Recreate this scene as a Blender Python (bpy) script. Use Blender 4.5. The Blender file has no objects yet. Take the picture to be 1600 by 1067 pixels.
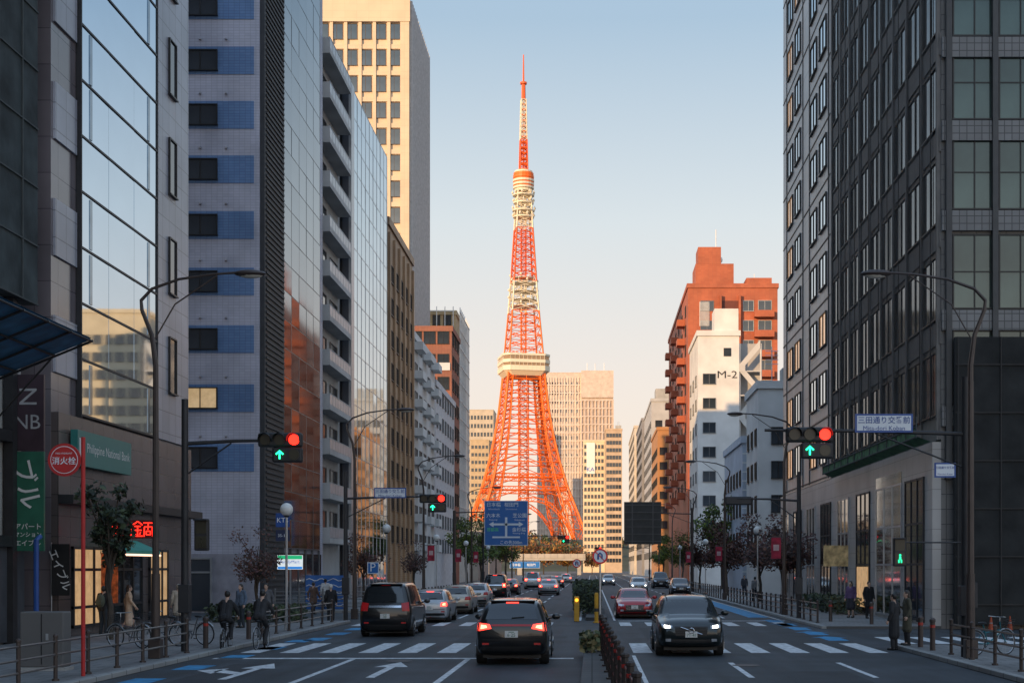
import bpy,math,random
from mathutils import Vector as V,Matrix as M
from mathutils.bvhtree import BVHTree
rnd=random.Random(5); SC=bpy.context.scene; C=SC.collection; PI=math.pi
F,H,VX,VY=2222.,2.5,925.,885.
def gx(p,Y):return (p-VX)*Y/F
def gz(p,Y):return H+(VY-p)*Y/F
# ---------------------------------------------------------------- materials
MT={}
def mat(n,c,rough=.6,metal=0,var=.18,sc=2.,bump=0,emit=0,spec=.5,bsc=30,alpha=1,ecol=None):
    if n in MT:return MT[n]
    m=bpy.data.materials.new(n);m.use_nodes=True;nt=m.node_tree;b=nt.nodes['Principled BSDF'];I=b.inputs
    I['Roughness'].default_value=rough;I['Metallic'].default_value=metal;I['Specular IOR Level'].default_value=spec;I['Alpha'].default_value=alpha
    tc=nt.nodes.new('ShaderNodeTexCoord');no=nt.nodes.new('ShaderNodeTexNoise');no.inputs['Scale'].default_value=sc;no.inputs['Detail'].default_value=7
    nt.links.new(tc.outputs['Object'],no.inputs['Vector'])
    mr=nt.nodes.new('ShaderNodeMapRange');mr.inputs[1].default_value=.3;mr.inputs[2].default_value=.7;mr.inputs[3].default_value=1-var;mr.inputs[4].default_value=1+var
    nt.links.new(no.outputs[0],mr.inputs[0])
    vs=nt.nodes.new('ShaderNodeVectorMath');vs.operation='SCALE';vs.inputs[0].default_value=c[:3]
    nt.links.new(mr.outputs[0],vs.inputs['Scale']);nt.links.new(vs.outputs[0],I['Base Color'])
    if bump:
        n2=nt.nodes.new('ShaderNodeTexNoise');n2.inputs['Scale'].default_value=bsc;n2.inputs['Detail'].default_value=4
        nt.links.new(tc.outputs['Object'],n2.inputs['Vector'])
        bp=nt.nodes.new('ShaderNodeBump');bp.inputs['Strength'].default_value=bump;bp.inputs['Distance'].default_value=.02
        nt.links.new(n2.outputs[0],bp.inputs['Height']);nt.links.new(bp.outputs[0],I['Normal'])
    if emit:
        I['Emission Color'].default_value=(*(ecol or c)[:3],1);I['Emission Strength'].default_value=emit
    MT[n]=m;return m
def tile(n,c1,c2,mo,bw,bh,rough=.5,ms=.02,flat=False,off=0.,var=.2):
    m=bpy.data.materials.new(n);m.use_nodes=True;nt=m.node_tree;N=nt.nodes.new;K=nt.links.new;b=nt.nodes['Principled BSDF']
    b.inputs['Roughness'].default_value=rough
    tc=N('ShaderNodeTexCoord');sp=N('ShaderNodeSeparateXYZ');K(tc.outputs['Object'],sp.inputs[0])
    cb=N('ShaderNodeCombineXYZ')
    if flat: K(sp.outputs[0],cb.inputs[0]);K(sp.outputs[1],cb.inputs[1])
    else:
        ad=N('ShaderNodeMath');K(sp.outputs[0],ad.inputs[0]);K(sp.outputs[1],ad.inputs[1]);K(ad.outputs[0],cb.inputs[0]);K(sp.outputs[2],cb.inputs[1])
    br=N('ShaderNodeTexBrick');br.offset=off;br.inputs['Scale'].default_value=1
    for k,v in (('Color1',c1),('Color2',c2),('Mortar',mo)):br.inputs[k].default_value=(*v,1)
    br.inputs['Mortar Size'].default_value=ms;br.inputs['Brick Width'].default_value=bw;br.inputs['Row Height'].default_value=bh
    K(cb.outputs[0],br.inputs['Vector'])
    no=N('ShaderNodeTexNoise');no.inputs['Scale'].default_value=.35;no.inputs['Detail'].default_value=8;K(tc.outputs['Object'],no.inputs['Vector'])
    mr=N('ShaderNodeMapRange');mr.inputs[1].default_value=.3;mr.inputs[2].default_value=.7;mr.inputs[3].default_value=1-var;mr.inputs[4].default_value=1+var;K(no.outputs[0],mr.inputs[0])
    vs=N('ShaderNodeVectorMath');vs.operation='SCALE';K(br.outputs[0],vs.inputs[0]);K(mr.outputs[0],vs.inputs['Scale']);K(vs.outputs[0],b.inputs['Base Color'])
    bp=N('ShaderNodeBump');bp.inputs['Strength'].default_value=.3;bp.inputs['Distance'].default_value=.01;bp.invert=True;K(br.outputs['Fac'],bp.inputs['Height']);K(bp.outputs[0],b.inputs['Normal'])
    return m
glassM=mat('mirror_glass',(.52,.62,.72),.03,1,.05,.3,.06,bsc=.35)
glassB=mat('blue_glass',(.36,.47,.56),.04,1,.1,.3,.07,bsc=.5)
glassC=mat('slate_glass',(.115,.15,.185),.06,1,.15,.3,.12,bsc=.5)
glassD=mat('dark_glass',(.03,.038,.047),.05,0,.4,.4,.04,spec=1.,bsc=.5)
glassG=mat('green_glass',(.045,.07,.062),.08,.3,.7,.25,.05,spec=1.,bsc=.4)
glassR=mat('grey_reflective_glass',(.27,.30,.33),.06,1,.4,.25,.1,bsc=.4)
glassK=mat('bronze_glass',(.20,.18,.16),.05,1,.25,.3,.05,bsc=.5)
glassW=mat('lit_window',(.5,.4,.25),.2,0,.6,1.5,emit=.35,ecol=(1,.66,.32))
glassO=mat('painted_glint_glass',(.7,.4,.2),.12,.8,.6,.8,emit=.2,ecol=(1,.5,.2))  # sunlit reflections painted in as orange tint and weak glow, not room light
alu=mat('aluminium',(.42,.44,.46),.35,.6,.12)
darkm=mat('dark_metal',(.035,.035,.038),.5,.3,.2)
blk=mat('black_plastic',(.012,.012,.013),.5,0,.2)
white=mat('white_paint',(.72,.72,.7),.5,0,.08)
conc=mat('concrete',(.36,.35,.33),.8,0,.2,.6,.2)
netm=mat('scaffold_net',(.042,.054,.056),.9,0,.55,.8,1.,bsc=2.5)
brownp=mat('brown_pole_paint',(.065,.048,.042),.45,.2,.2)
stone=tile('dark_granite',(.12,.095,.09),(.145,.115,.105),(.05,.045,.045),1.1,.7,.25,.012)
# ---------------------------------------------------------------- mesh builder
class G:
    def __init__(s):s.v=[];s.f=[];s.m=[]
    def add(s,v,f,m=0):
        i=len(s.v);s.v+=[tuple(p) for p in v]
        for q in f:s.f.append(tuple(i+k for k in q));s.m.append(m)
        return s
    def box(s,x0,x1,y0,y1,z0,z1,m=0):
        return s.add([(x0,y0,z0),(x1,y0,z0),(x1,y1,z0),(x0,y1,z0),(x0,y0,z1),(x1,y0,z1),(x1,y1,z1),(x0,y1,z1)],((0,3,2,1),(4,5,6,7),(0,1,5,4),(1,2,6,5),(2,3,7,6),(3,0,4,7)),m)
    def quad(s,a,b,c,d,m=0):return s.add([a,b,c,d],((0,1,2,3),),m)
    def tube(s,pts,r,n=8,m=0):
        P=[V(p) for p in pts];L=len(P);rs=r if isinstance(r,(list,tuple)) else [r]*L;v=[];u=None
        for k in range(L):
            t=(P[min(k+1,L-1)]-P[max(k-1,0)]).normalized()
            u=t.orthogonal().normalized() if u is None else (u-t*u.dot(t)).normalized()
            w=t.cross(u)
            for j in range(n):
                a=2*PI*j/n+PI/n;v.append(P[k]+(u*math.cos(a)+w*math.sin(a))*rs[k])
        f=[(k*n+j,k*n+(j+1)%n,(k+1)*n+(j+1)%n,(k+1)*n+j) for k in range(L-1) for j in range(n)]
        f+=[tuple(range(n-1,-1,-1)),tuple((L-1)*n+j for j in range(n))]
        return s.add(v,f,m)
    def lathe(s,c,prof,n=16,m=0):
        v=[];L=len(prof)
        for r,z in prof:
            for j in range(n):
                a=2*PI*j/n;v.append((c[0]+r*math.cos(a),c[1]+r*math.sin(a),c[2]+z))
        f=[(k*n+j,k*n+(j+1)%n,(k+1)*n+(j+1)%n,(k+1)*n+j) for k in range(L-1) for j in range(n)]
        f+=[tuple(range(n-1,-1,-1)),tuple((L-1)*n+j for j in range(n))]
        return s.add(v,f,m)
    def ball(s,c,r,n=10,k=6,m=0):
        if not isinstance(r,(tuple,list)):r=(r,r,r)
        g=G();g.lathe((0,0,0),[(max(math.sin(PI*i/k),.02),-math.cos(PI*i/k)) for i in range(k+1)],n)
        return s.add([(c[0]+x*r[0],c[1]+y*r[1],c[2]+z*r[2]) for x,y,z in g.v],g.f,m)
    def mesh(s,n,mats,sm=False,ang=.7):
        me=bpy.data.meshes.new(n);me.from_pydata(s.v,[],s.f)
        for x in mats:me.materials.append(x)
        me.polygons.foreach_set('material_index',s.m)
        if sm:me.shade_smooth();me.set_sharp_from_angle(angle=ang)
        me.update();return me
    def mk(s,n,mats,par=None,loc=(0,0,0),rz=0,sm=False,bev=0):
        if not isinstance(mats,(list,tuple)):mats=[mats]
        o=obj(n,s.mesh(n,mats,sm),par,loc,rz)
        if bev:
            b=o.modifiers.new('b','BEVEL');b.width=bev;b.segments=2;b.limit_method='ANGLE'
        return o
def obj(n,me,par=None,loc=(0,0,0),rz=0):
    o=bpy.data.objects.new(n,me);C.objects.link(o);o.parent=par;o.location=loc;o.rotation_euler=(0,0,rz);return o
def tag(o,l,c,g=None):
    o['label']=l;o['category']=c
    if g:o['group']=g
    return o
def thing(n,l,c,loc=(0,0,0),rz=0,g=None):return tag(obj(n,None,None,loc,rz),l,c,g)
def struct(o):o['kind']='structure';return o
def dup(r,loc,rz=None,label=None,group=None,sc=None):
    c=r.copy();C.objects.link(c);c.location=loc
    if rz is not None:c.rotation_euler=(0,0,rz)
    if label:c['label']=label
    if group:c['group']=group
    if sc:c.scale=(sc,sc,sc)
    for ch in list(r.children):
        d=ch.copy();C.objects.link(d);d.parent=c
        for k in list(ch.children):
            e=k.copy();C.objects.link(e);e.parent=d
    return c
TX={}
def tmesh(s):
    if s in TX:return TX[s]
    cu=bpy.data.curves.new('lettering','FONT');cu.body=s;cu.align_x='CENTER';cu.size=1;cu.resolution_u=2
    if ord(s[0])>0x3000:cu.offset=.01
    o=bpy.data.objects.new('lettering',cu);C.objects.link(o)
    me=bpy.data.meshes.new_from_object(o.evaluated_get(bpy.context.evaluated_depsgraph_get()))
    bpy.data.objects.remove(o);xs=[v.co.x for v in me.vertices];ys=[v.co.y for v in me.vertices]
    cx,cy=(min(xs)+max(xs))/2,(min(ys)+max(ys))/2
    for v in me.vertices:v.co.x-=cx;v.co.y-=cy
    TX[s]=(me,max(xs)-min(xs),max(ys)-min(ys));return TX[s]
def text(s,w,h,m,par,loc,rz=0,stretch=False,roll=0):
    me0,bw,bh=tmesh(s);me=me0.copy();k=min(w/bw,h/bh)
    kx,ky=(w/bw,h/bh) if stretch else (k,k)
    for v in me.vertices:v.co.x*=kx;v.co.y*=ky
    me.materials.clear();me.materials.append(m)
    o=obj('lettering',me,par,loc,0);o.rotation_mode='XYZ';o.rotation_euler=(PI/2,roll,rz);return o
for s in ['三田通り交番前','Mita-dori Koban','日本橋','桜田門','六本木','芝公園','金杉橋','Nihombashi','Sakuradamon','Roppongi','Shibakoen','Kanasugi Brdg','この先300m','首都高','消火栓','FIRE HYDRANT','Philippine National Bank','M-2','ブル','アパート','マンション','エイブル','KTS','FamilyMart','P','6·25','71-41','N','B','KA','30','2-3','35-18']:tmesh(s)
# ---------------------------------------------------------------- people (built first, small depsgraph)
skinm=mat('skin',(.5,.32,.24),.55,0,.08)
def cl(n,c):return mat('cloth_'+n,c,.85,0,.2,6,.3,bsc=60)
def blob(n,ch,bl,vox,m,par):
    g=G()
    for pts,rs in ch:
        g.tube(pts,rs,10)
        for p,r in zip(pts,rs):g.ball(p,r)
    for c,r in bl:g.ball(c,r)
    o=g.mk('tmp',m);md=o.modifiers.new('r','REMESH');md.mode='VOXEL';md.voxel_size=vox
    me=bpy.data.meshes.new_from_object(o.evaluated_get(bpy.context.evaluated_depsgraph_get()));bpy.data.objects.remove(o)
    me.shade_smooth();return obj(n,me,par)
def person(label,loc,rz,pose='stand',top=(.03,.03,.035),bot=(.02,.022,.03),hair=(.012,.01,.009),coat=0,skirt=0,long=0,h=1.7,shoe=(.02,.02,.02),phone=0,group=None):
    r=thing('person',label,'person',loc,rz,group);s=h/1.7;r.scale=(s,s,s)
    cyc=pose in('cycle','cycle2')
    if cyc:
        pel=V((0,-.18,1.0));ch=V((0,.06,1.36));hd=V((0,.17,1.67));L={};k=1 if pose=='cycle' else -1
        for sd in(-1,1):
            up=(sd*k>0)
            L[sd]=[V((sd*.1,-.17,.97)),V((sd*.11,.26,.86 if up else .66)),V((sd*.11,.08 if up else -.02,.44 if up else .2))]
        A={sd:[V((sd*.18,.07,1.40)),V((sd*.27,.24,1.2)),V((sd*.25,.44,1.05))] for sd in(-1,1)}
    else:
        pel=V((0,0,.93));ch=V((0,0,1.3));hd=V((0,.02,1.59));w=pose=='walk'
        L={-1:[V((-.09,0,.91)),V((-.095,.14,.5)) if w else V((-.1,.02,.49)),V((-.09,.22,.12)) if w else V((-.11,-.02,.09))],
           1:[V((.09,0,.91)),V((.09,0,.48)) if w else V((.1,.02,.49)),V((.09,-.27,.16)) if w else V((.1,-.01,.09))]}
        A={sd:[V((sd*.175,0,1.40)),V((sd*.24,-.04+(.08*sd if w else 0),1.14)),V((sd*.25,.06+(.16*sd if w else 0),.91))] for sd in(-1,1)}
        if phone:A[1]=[A[1][0],V((.23,.06,1.14)),V((.1,.27,1.24))]
    nk=ch+(hd-ch)*.6
    tor=[([pel+V((sx,0,0)),(pel+ch)/2+V((sx*.9,0,0)),ch+V((sx,0,0)),ch+V((sx*1.5,0,.08))],[.1,.09,.1,.07]) for sx in(-.065,.065)]
    body=tor+[([ch+V((0,0,.08)),nk,hd-V((0,0,.05))],[.07,.052,.05])]
    bl=[(hd,(.076,.095,.115)),(hd+V((0,.04,-.065)),(.05,.05,.045)),(hd+V((0,.095,-.02)),(.013,.02,.022)),(hd+V((-.076,0,-.01)),(.013,.022,.032)),(hd+V((.076,0,-.01)),(.013,.022,.032)),(hd+V((0,.09,-.065)),(.024,.012,.01))]
    for sd in(-1,1):
        a=A[sd];body.append(([ch+V((sd*.1,0,.07)),a[0],a[1],a[2]],[.06,.052,.04,.027]));d=(a[2]-a[1]).normalized()
        side=d.cross(V((sd,0,0)));side=side.normalized() if side.length>.1 else V((0,1,0));nrm=V((-sd,0,0))
        if cyc:nrm=V((0,0,-1));side=V((-sd,0,0))
        p=a[2]+d*.05;body.append(([a[2],p,p+d*.035],[.026,.034,.036]))
        for i in range(4):
            q=p+d*.04+side*(.027-.018*i);l=(.07,.078,.073,.058)[i]
            body.append(([q,q+d*l*.5+nrm*.006,q+d*l*.8+nrm*.03],[.0105,.0095,.008]))
        q=p+side*.03-d*.02;body.append(([q,q+side*.03+d*.03,q+side*.035+d*.06+nrm*.015],[.012,.011,.009]))
        l=L[sd];body.append(([l[0],l[1],l[2],l[2]+V((0,.13,-.045))],[.085,.055,.038,.03]))
    blob('body',body,bl,.009,skinm,r)
    tm=cl('%.2f_%.2f_%.2f'%top,top);bm=cl('%.2f_%.2f_%.2f'%bot,bot);hm=mat('hair_%.2f'%hair[0],hair,.45);sm=mat('shoe_%.2f'%shoe[0],shoe,.5)
    tc=[(p,[x+.03 for x in rr]) for p,rr in tor]+[([ch+V((sd*.1,0,.07)),*A[sd]],[.075,.07,.058,.042]) for sd in(-1,1)]
    if coat:tc+=[([pel+V((sx,0,.1)),pel+V((sx*1.2,0,coat-pel.z))],[.12,.135]) for sx in(-.065,.065)]
    blob('coat' if coat else 'jacket',tc,[],.012,tm,r)
    if skirt:blob('skirt',[([pel+V((sx,0,.05)),pel+V((sx*1.4,0,skirt-pel.z))],[.12,.15]) for sx in(-.06,.06)],[],.012,bm,r)
    else:blob('trousers',[([pel+V((0,0,.02)),L[sd][0]],[.13,.11]) for sd in(-1,1)]+[(L[sd],[.105,.075,.06]) for sd in(-1,1)],[],.012,bm,r)
    for sd in(-1,1):
        k=L[sd][2];blob('shoe',[([k+V((0,-.03,-.045)),k+V((0,.16,-.05))],[.045,.038]),([k+V((0,0,.02)),k+V((0,0,-.04))],[.045,.045])],[],.012,sm,r)
    hb=[(hd+V((0,-.018,.022)),(.09,.1,.112))]
    if long:hb+=[(hd+V((0,-.06,-.08)),(.085,.06,.13)),(hd+V((0,-.07,-.2)),(.08,.045,.1))]
    blob('hair',[],hb,.012,hm,r);return r
P=.12
person('cyclist in black coat riding away on the left, nearer the kerb',(-10.8,42.,0),.05,'cycle',(.018,.018,.02),(.02,.021,.025))
person('cyclist in black puffer riding away, right hand one of two riders',(-10.05,43.2,0),-.05,'cycle2',(.028,.028,.031),(.025,.025,.028))
person('person in black jacket seen from behind wearing a backpack by the glass tower',(-17.0,49.5,P),-.3,'stand',(.02,.02,.022),(.03,.04,.05))
person('person in long beige dress walking past the shopfront',(-17.1,52.5,P),-1.2,'walk',(.55,.4,.28),(.6,.45,.33),(.05,.03,.02),.5,.3,1)
person('person in cream coat standing at the pavement edge behind the railing',(-16.0,55,P),.4,'stand',(.4,.34,.27),(.03,.03,.03),(.3,.25,.2),.6)
person('person in denim jacket behind the two cyclists',(-13.7,55.5,P),2.6,'stand',(.1,.14,.2),(.03,.035,.05),(.02,.015,.01),0,0,1)
person('person in grey coat walking just behind the cyclists',(-13.05,57,P),2.9,'walk',(.12,.12,.13),(.02,.02,.02),(.02,.015,.01),.6)
person('person with brown coat walking by the blue striped hoarding',(-14.4,73.5,.0),-.4,'walk',(.1,.06,.045),(.02,.02,.025),(.02,.015,.01),.7)
person('person in black standing alone at kerb left of the black minivan',(-11.75,64,0),.2,'stand',(.015,.015,.017),(.015,.015,.017),(.5,.48,.45))
person('person in white top walking near the convenience store sign',(-14.9,79.5,P),.2,'walk',(.5,.5,.5),(.03,.03,.04))
person('person in purple top standing on the right pavement',(12.1,66.5,P),2.5,'stand',(.12,.07,.16),(.03,.03,.035),(.02,.015,.01),0,.5,1)
person('person in black coat standing right of the purple top',(12.75,65.5,P),3.4,'stand',(.018,.018,.019),(.018,.018,.019),(.012,.01,.009),.6)
person('person in black long coat waiting at right crossing, hands low',(9.05,42.6,0),.9,'stand',(.018,.018,.019),(.018,.018,.02),(.012,.01,.009),.45)
person('person in olive coat beside the black coat at right crossing, one hand raised',(9.55,43.1,P),1.6,'stand',(.065,.06,.04),(.02,.02,.02),(.03,.02,.015),.5,0,1,1.66,phone=1)
person('person walking far away under the right trees',(12,112,P),3.1,'walk',(.05,.05,.06),(.03,.03,.04))
person('person in grey walking far along the right railing',(11,96,P),.2,'walk',(.2,.2,.2),(.03,.03,.04))
g=G();g.ball((0,0,0),(.17,.1,.24),12,8);g.box(-.11,.11,-.12,-.085,-.14,.02);g.tube([(-.09,.06,.2),(-.1,.16,.1),(-.09,.08,-.16)],.015);g.tube([(.09,.06,.2),(.1,.16,.1),(.09,.08,-.16)],.015)
tag(g.mk('backpack',mat('olive_nylon',(.09,.1,.07),.8),None,(-17.045,49.33,P+1.2),-.3,True),'dull green backpack on the person by the glass tower','backpack')
# ---------------------------------------------------------------- ground
gr=mat('ground_asphalt',(.09,.09,.09),.9,0,.25,.2)
def asphalt():
    m=mat('asphalt',(.034,.041,.048),.7,0,.36,.5,.5,bsc=60);nt=m.node_tree;b=nt.nodes['Principled BSDF'];N=nt.nodes.new;K=nt.links.new
    tc=N('ShaderNodeTexCoord');mp=N('ShaderNodeMapping');mp.inputs['Scale'].default_value=(1.6,.05,1);K(tc.outputs['Object'],mp.inputs[0])
    n=N('ShaderNodeTexNoise');n.inputs['Scale'].default_value=1;n.inputs['Detail'].default_value=5;K(mp.outputs[0],n.inputs[0])
    r=N('ShaderNodeMapRange');r.inputs[1].default_value=.35;r.inputs[2].default_value=.65;r.inputs[3].default_value=.68;r.inputs[4].default_value=1.22;K(n.outputs[0],r.inputs[0])
    old=b.inputs['Base Color'].links[0].from_socket;vs=N('ShaderNodeVectorMath');vs.operation='SCALE';K(old,vs.inputs[0]);K(r.outputs[0],vs.inputs['Scale']);K(vs.outputs[0],b.inputs['Base Color'])
    return m
asp=asphalt();pave=tile('paving_slabs',(.19,.188,.186),(.225,.222,.216),(.075,.075,.075),.6,.6,.75,.015,True,.5)
kerbm=tile('kerb_stone',(.3,.3,.29),(.27,.27,.26),(.1,.1,.1),1.,5,.8,.02)
struct(G().quad((-3000,-300,0),(3000,-300,0),(3000,4000,0),(-3000,4000,0)).mk('ground',gr))
g=G();z=.004;g.quad((-10.7,-40,z),(9.2,-40,z),(9.2,560,z),(-10.7,560,z));g.quad((9.2,43.5,z),(90,43.5,z),(90,57,z),(9.2,57,z));g.quad((-90,63,z),(-10.7,63,z),(-10.7,77,z),(-90,77,z));struct(g.mk('road',asp))
g=G()
for a in((-18,-10.9,-40,63),(-18,-10.9,77,430),(9.4,14,57,430),(9.4,60,-40,43.5)):g.box(a[0],a[1],a[2],a[3],0,.12)
struct(g.mk('pavement',pave))
g=G()
for x0,x1,y0,y1 in((-10.9,-10.7,-40,63),(-10.9,-10.7,77,430),(9.2,9.4,57,430),(9.2,9.4,-40,43.5)):g.box(x0,x1,y0,y1,0,.13)
struct(g.mk('kerb',kerbm,bev=.02))
g=G();g.box(-.24,.78,-10,40,0,.16);g.box(-.3,.7,66,430,0,.16);struct(g.mk('median',tile('median_stone',(.085,.085,.085),(.1,.1,.098),(.04,.04,.04),2.,.6,.85,.02,True),bev=.02))
wm=mat('road_paint_white',(.58,.6,.61),.7,0,.4,5.,0);bm_=mat('road_paint_blue',(.03,.24,.46),.7,0,.4,3.)
patchm=mat('asphalt_patch',(.028,.032,.037),.75,0,.3,1.,.4,bsc=60)
g=G();z=.0065
for x0,x1,y0,y1 in((-9.2,-7.9,30,36.5),(1.9,3.2,49,58),(-4.6,-3.9,47,60),(4.4,6.1,30,34),(-2.9,-.9,49.5,51)):g.quad((x0,y0,z),(x1,y0,z),(x1,y1,z),(x0,y1,z))
struct(g.mk('road_repair_patch',patchm))
g=G();z=.009
def rq(x0,x1,y0,y1,m=0):g.quad((x0,y0,z),(x1,y0,z),(x1,y1,z),(x0,y1,z),m)
for i in range(17):
    x=-10.2+i*1.14
    if -1.2<x<.9:continue
    rq(x,x+.56,41.2,46.4);rq(x,x+.5,60,63.8)
for i in range(12):rq(10+i*1.18,10.55+i*1.18,46,50.5)
rq(-10.3,-.5,38.5,38.95);rq(1.2,8.9,65.4,65.8)
for x in(-3.35,-6.45):rq(x-.075,x+.075,5,38.4)
for x in(-3.35,-6.45,3.6,6.4):
    for k in range(34):rq(x-.07,x+.07,69+k*10,74+k*10)
for x in(3.6,6.4):
    for k in range(4):rq(x-.07,x+.07,2+k*10,7+k*10)
rq(-10.35,-10.25,68,420);rq(8.75,8.85,66,420);rq(-.62,-.5,66,420);rq(1.0,1.1,66,420);rq(1.12,1.22,5,40)
def arrow(x,y,side=0):
    rq(x-.1,x+.1,y,y+3.4);g.add([(x-.42,y+3.4,z),(x+.42,y+3.4,z),(x,y+5.2,z)],((0,1,2),))
    if side:g.add([(x+side*.1,y+1.5,z),(x+side*.1,y+2.1,z),(x+side*.8,y+3,z),(x+side*.8,y+2.2,z)],((0,1,2,3),));g.add([(x+side*.7,y+1.7,z),(x+side*.7,y+3.4,z),(x+side*1.3,y+2.7,z)],((0,1,2),))
arrow(-8.2,31.5,-1);arrow(-5,32);arrow(-1.9,70)
for k in range(6):rq(-10.2,-9.5,26+k*4.2,27.6+k*4.2,1)
for k in range(5):rq(8.0,8.7,48+k*4,50+k*4,1);g.add([(7.7,50+k*4,z),(9,50+k*4,z),(8.35,51+k*4,z)],((0,1,2),),1)
rq(7.7,8.7,70,110,1)
for k in range(4):rq(-9.8,-9.1,48+k*4,50+k*4,1)
struct(g.mk('road_markings',[wm,bm_]))
mh=thing('manhole_cover','round iron cover in the road left of the foreground crossover','manhole cover',(-5.1,37.6,.007),0,'iron covers in the road');G().lathe((0,0,0),[(.36,0),(.36,.006),(.33,.008)],20).mk('cover',darkm,mh)
dup(mh,(3.9,36.,.007),0,'round iron cover in the road right of the median')
# ---------------------------------------------------------------- buildings
WM={}
def wmesh(w,h,fm,gm,nv=1,nh=0,t=.06,dp=.09):
    k=(w,h,fm.name,gm.name,nv,nh)
    if k in WM:return WM[k]
    g=G();a,b=w/2,h/2
    g.box(-a-t,a+t,-dp,0,b,b+t);g.box(-a-t-.03,a+t+.03,-dp-.05,0,-b-t,-b);g.box(-a-t,-a,-dp,0,-b,b);g.box(a,a+t,-dp,0,-b,b)
    for i in range(nv):
        x=-a+w*(i+1)/(nv+1);g.box(x-t*.4,x+t*.4,-dp+.015,-.005,-b,b)
    for i in range(nh):
        zz=-b+h*(i+1)/(nh+1);g.box(-a,a,-dp+.03,-.006,zz-t*.4,zz+t*.4)
    p=G().quad((-a,-.03,-b),(a,-.03,-b),(a,-.03,b),(-a,-.03,b))
    WM[k]=(g.mesh('window',[fm]),p.mesh('pane',[gm]));return WM[k]
class Bd:
    def __init__(s,l,x0,x1,y0,y1,h,m,n='office_building',c='building',g=None,roof=True):
        s.b=(x0,x1,y0,y1);s.cx,s.cy=(x0+x1)/2,(y0+y1)/2;s.h=h;s.q={}
        s.r=thing(n,l,c,(s.cx,s.cy,0),0,g);a,b=(x1-x0)/2,(y1-y0)/2
        G().box(-a,a,-b,b,0,h).mk('wall',m,s.r)
        if roof:
            e=.18;q=G();q.box(-a-e,a+e,-b-e,-b+.2,h+.003,h+.7);q.box(-a-e,a+e,b-.2,b+e,h+.003,h+.7);q.box(-a-e,-a+.2,-b+.2,b-.2,h+.003,h+.7);q.box(a-.2,a+e,-b+.2,b-.2,h+.003,h+.7);q.mk('parapet',m,s.r)
    def at(s,f,u,z,o=0):
        x0,x1,y0,y1=s.b
        if f=='f':p,r=(x0+u,y0-o),0
        elif f=='r':p,r=(x1+o,y0+u),PI/2
        else:p,r=(x0-o,y0+u),-PI/2
        return (p[0]-s.cx,p[1]-s.cy,z),r
    def lb(s,G_,f,u0,u1,z0,z1,o,d,m=0):
        x0,x1,y0,y1=s.b
        if f=='f':a=(x0+u0,x0+u1,y0-o-d,y0-o)
        elif f=='r':a=(x1+o,x1+o+d,y0+u0,y0+u1)
        else:a=(x0-o-d,x0-o,y0+u0,y0+u1)
        G_.box(a[0]-s.cx,a[1]-s.cx,a[2]-s.cy,a[3]-s.cy,z0,z1,m)
    def bx(s,n,f,u0,u1,z0,z1,d,m,o=0.,bev=0):
        g=G();s.lb(g,f,u0,u1,z0,z1,o,d);return g.mk(n,m,s.r,bev=bev)
    def bars(s,n,f,us,zs,u0,u1,z0,z1,t,d,m,o=0.):
        g=G()
        for u in us:s.lb(g,f,u-t/2,u+t/2,z0,z1,o,d)
        for zz in zs:s.lb(g,f,u0,u1,zz-t/2,zz+t/2,o,d-.012)
        return g.mk(n,m,s.r)
    def bands(s,n,f,u0,u1,L,d,m,o=0.):
        g=G()
        for a,b in L:s.lb(g,f,u0,u1,a,b,o,d)
        return g.mk(n,m,s.r)
    def rep(s,n,f,us,zs,me,sub=None,o=.003,jit=0,alt=None,pr=.12):
        for u in us:
            for zz in zs:
                l,r=s.at(f,u,zz,o);s.q.setdefault(n,[]).append((l,r+rnd.uniform(-jit,jit),me,(alt if alt and rnd.random()<pr else sub)))
    def win(s,f,n,u0,u1,zs,w,h,fm,gm,nv=1,nh=0,o=.003,alt=None,pr=.12):
        st=(u1-u0)/n;a,b=wmesh(w,h,fm,gm,nv,nh)
        s.rep('window',f,[u0+st*(i+.5) for i in range(n)],zs,a,b,o,alt=wmesh(w,h,fm,alt,nv,nh)[1] if alt else None,pr=pr)
    def roofkit(s,k=1):
        a=(s.b[1]-s.b[0])/2-1.2;b=(s.b[3]-s.b[2])/2-1.2;R=random.Random(int(s.h*10))
        for i in range(k):
            x,y=R.uniform(-a,a),R.uniform(-b,-b*.3);w,h=R.uniform(.8,1.8),R.uniform(1.4,2.6);G().box(x-w,x+w,y-1,y+1,s.h+.01,s.h+h).mk('roof_unit',conc,s.r)
        x=R.uniform(-a,a);g=G();g.tube([(x,-b,s.h),(x,-b,s.h+4)],.05,5)
        for q in range(4):g.tube([(x-.6,-b,s.h+2.4+q*.4),(x+.6,-b,s.h+2.4+q*.4)],.03,4)
        g.mk('antenna',alu,s.r)
    def fin(s):
        for n,L in s.q.items():
            L.sort(key=lambda e:abs(e[0][0]+s.cx)+abs(e[0][1]+s.cy)*1.0+abs(e[0][2]-15)*.3)
            for l,r,me,sb in L[:100]:
                o=obj(n,me,s.r,l,r)
                if sb:obj('pane' if n=='window' else 'panel',sb,o)
            R=L[100:]
            if R:
                g=G();ml=[]
                for l,r,me,sb in R:
                    T=M.Translation(l)@M.Rotation(r,4,'Z')
                    for q in(me,sb):
                        if q is None:continue
                        if q.materials[0] not in ml:ml.append(q.materials[0])
                        g.add([T@v.co for v in q.vertices],[tuple(p.vertices) for p in q.polygons],ml.index(q.materials[0]))
                o=g.mk(n,ml,s.r);o['kind']='stuff'
def fl(z0,h,n,dz=.5):return [z0+h*(i+dz) for i in range(n)]
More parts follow.
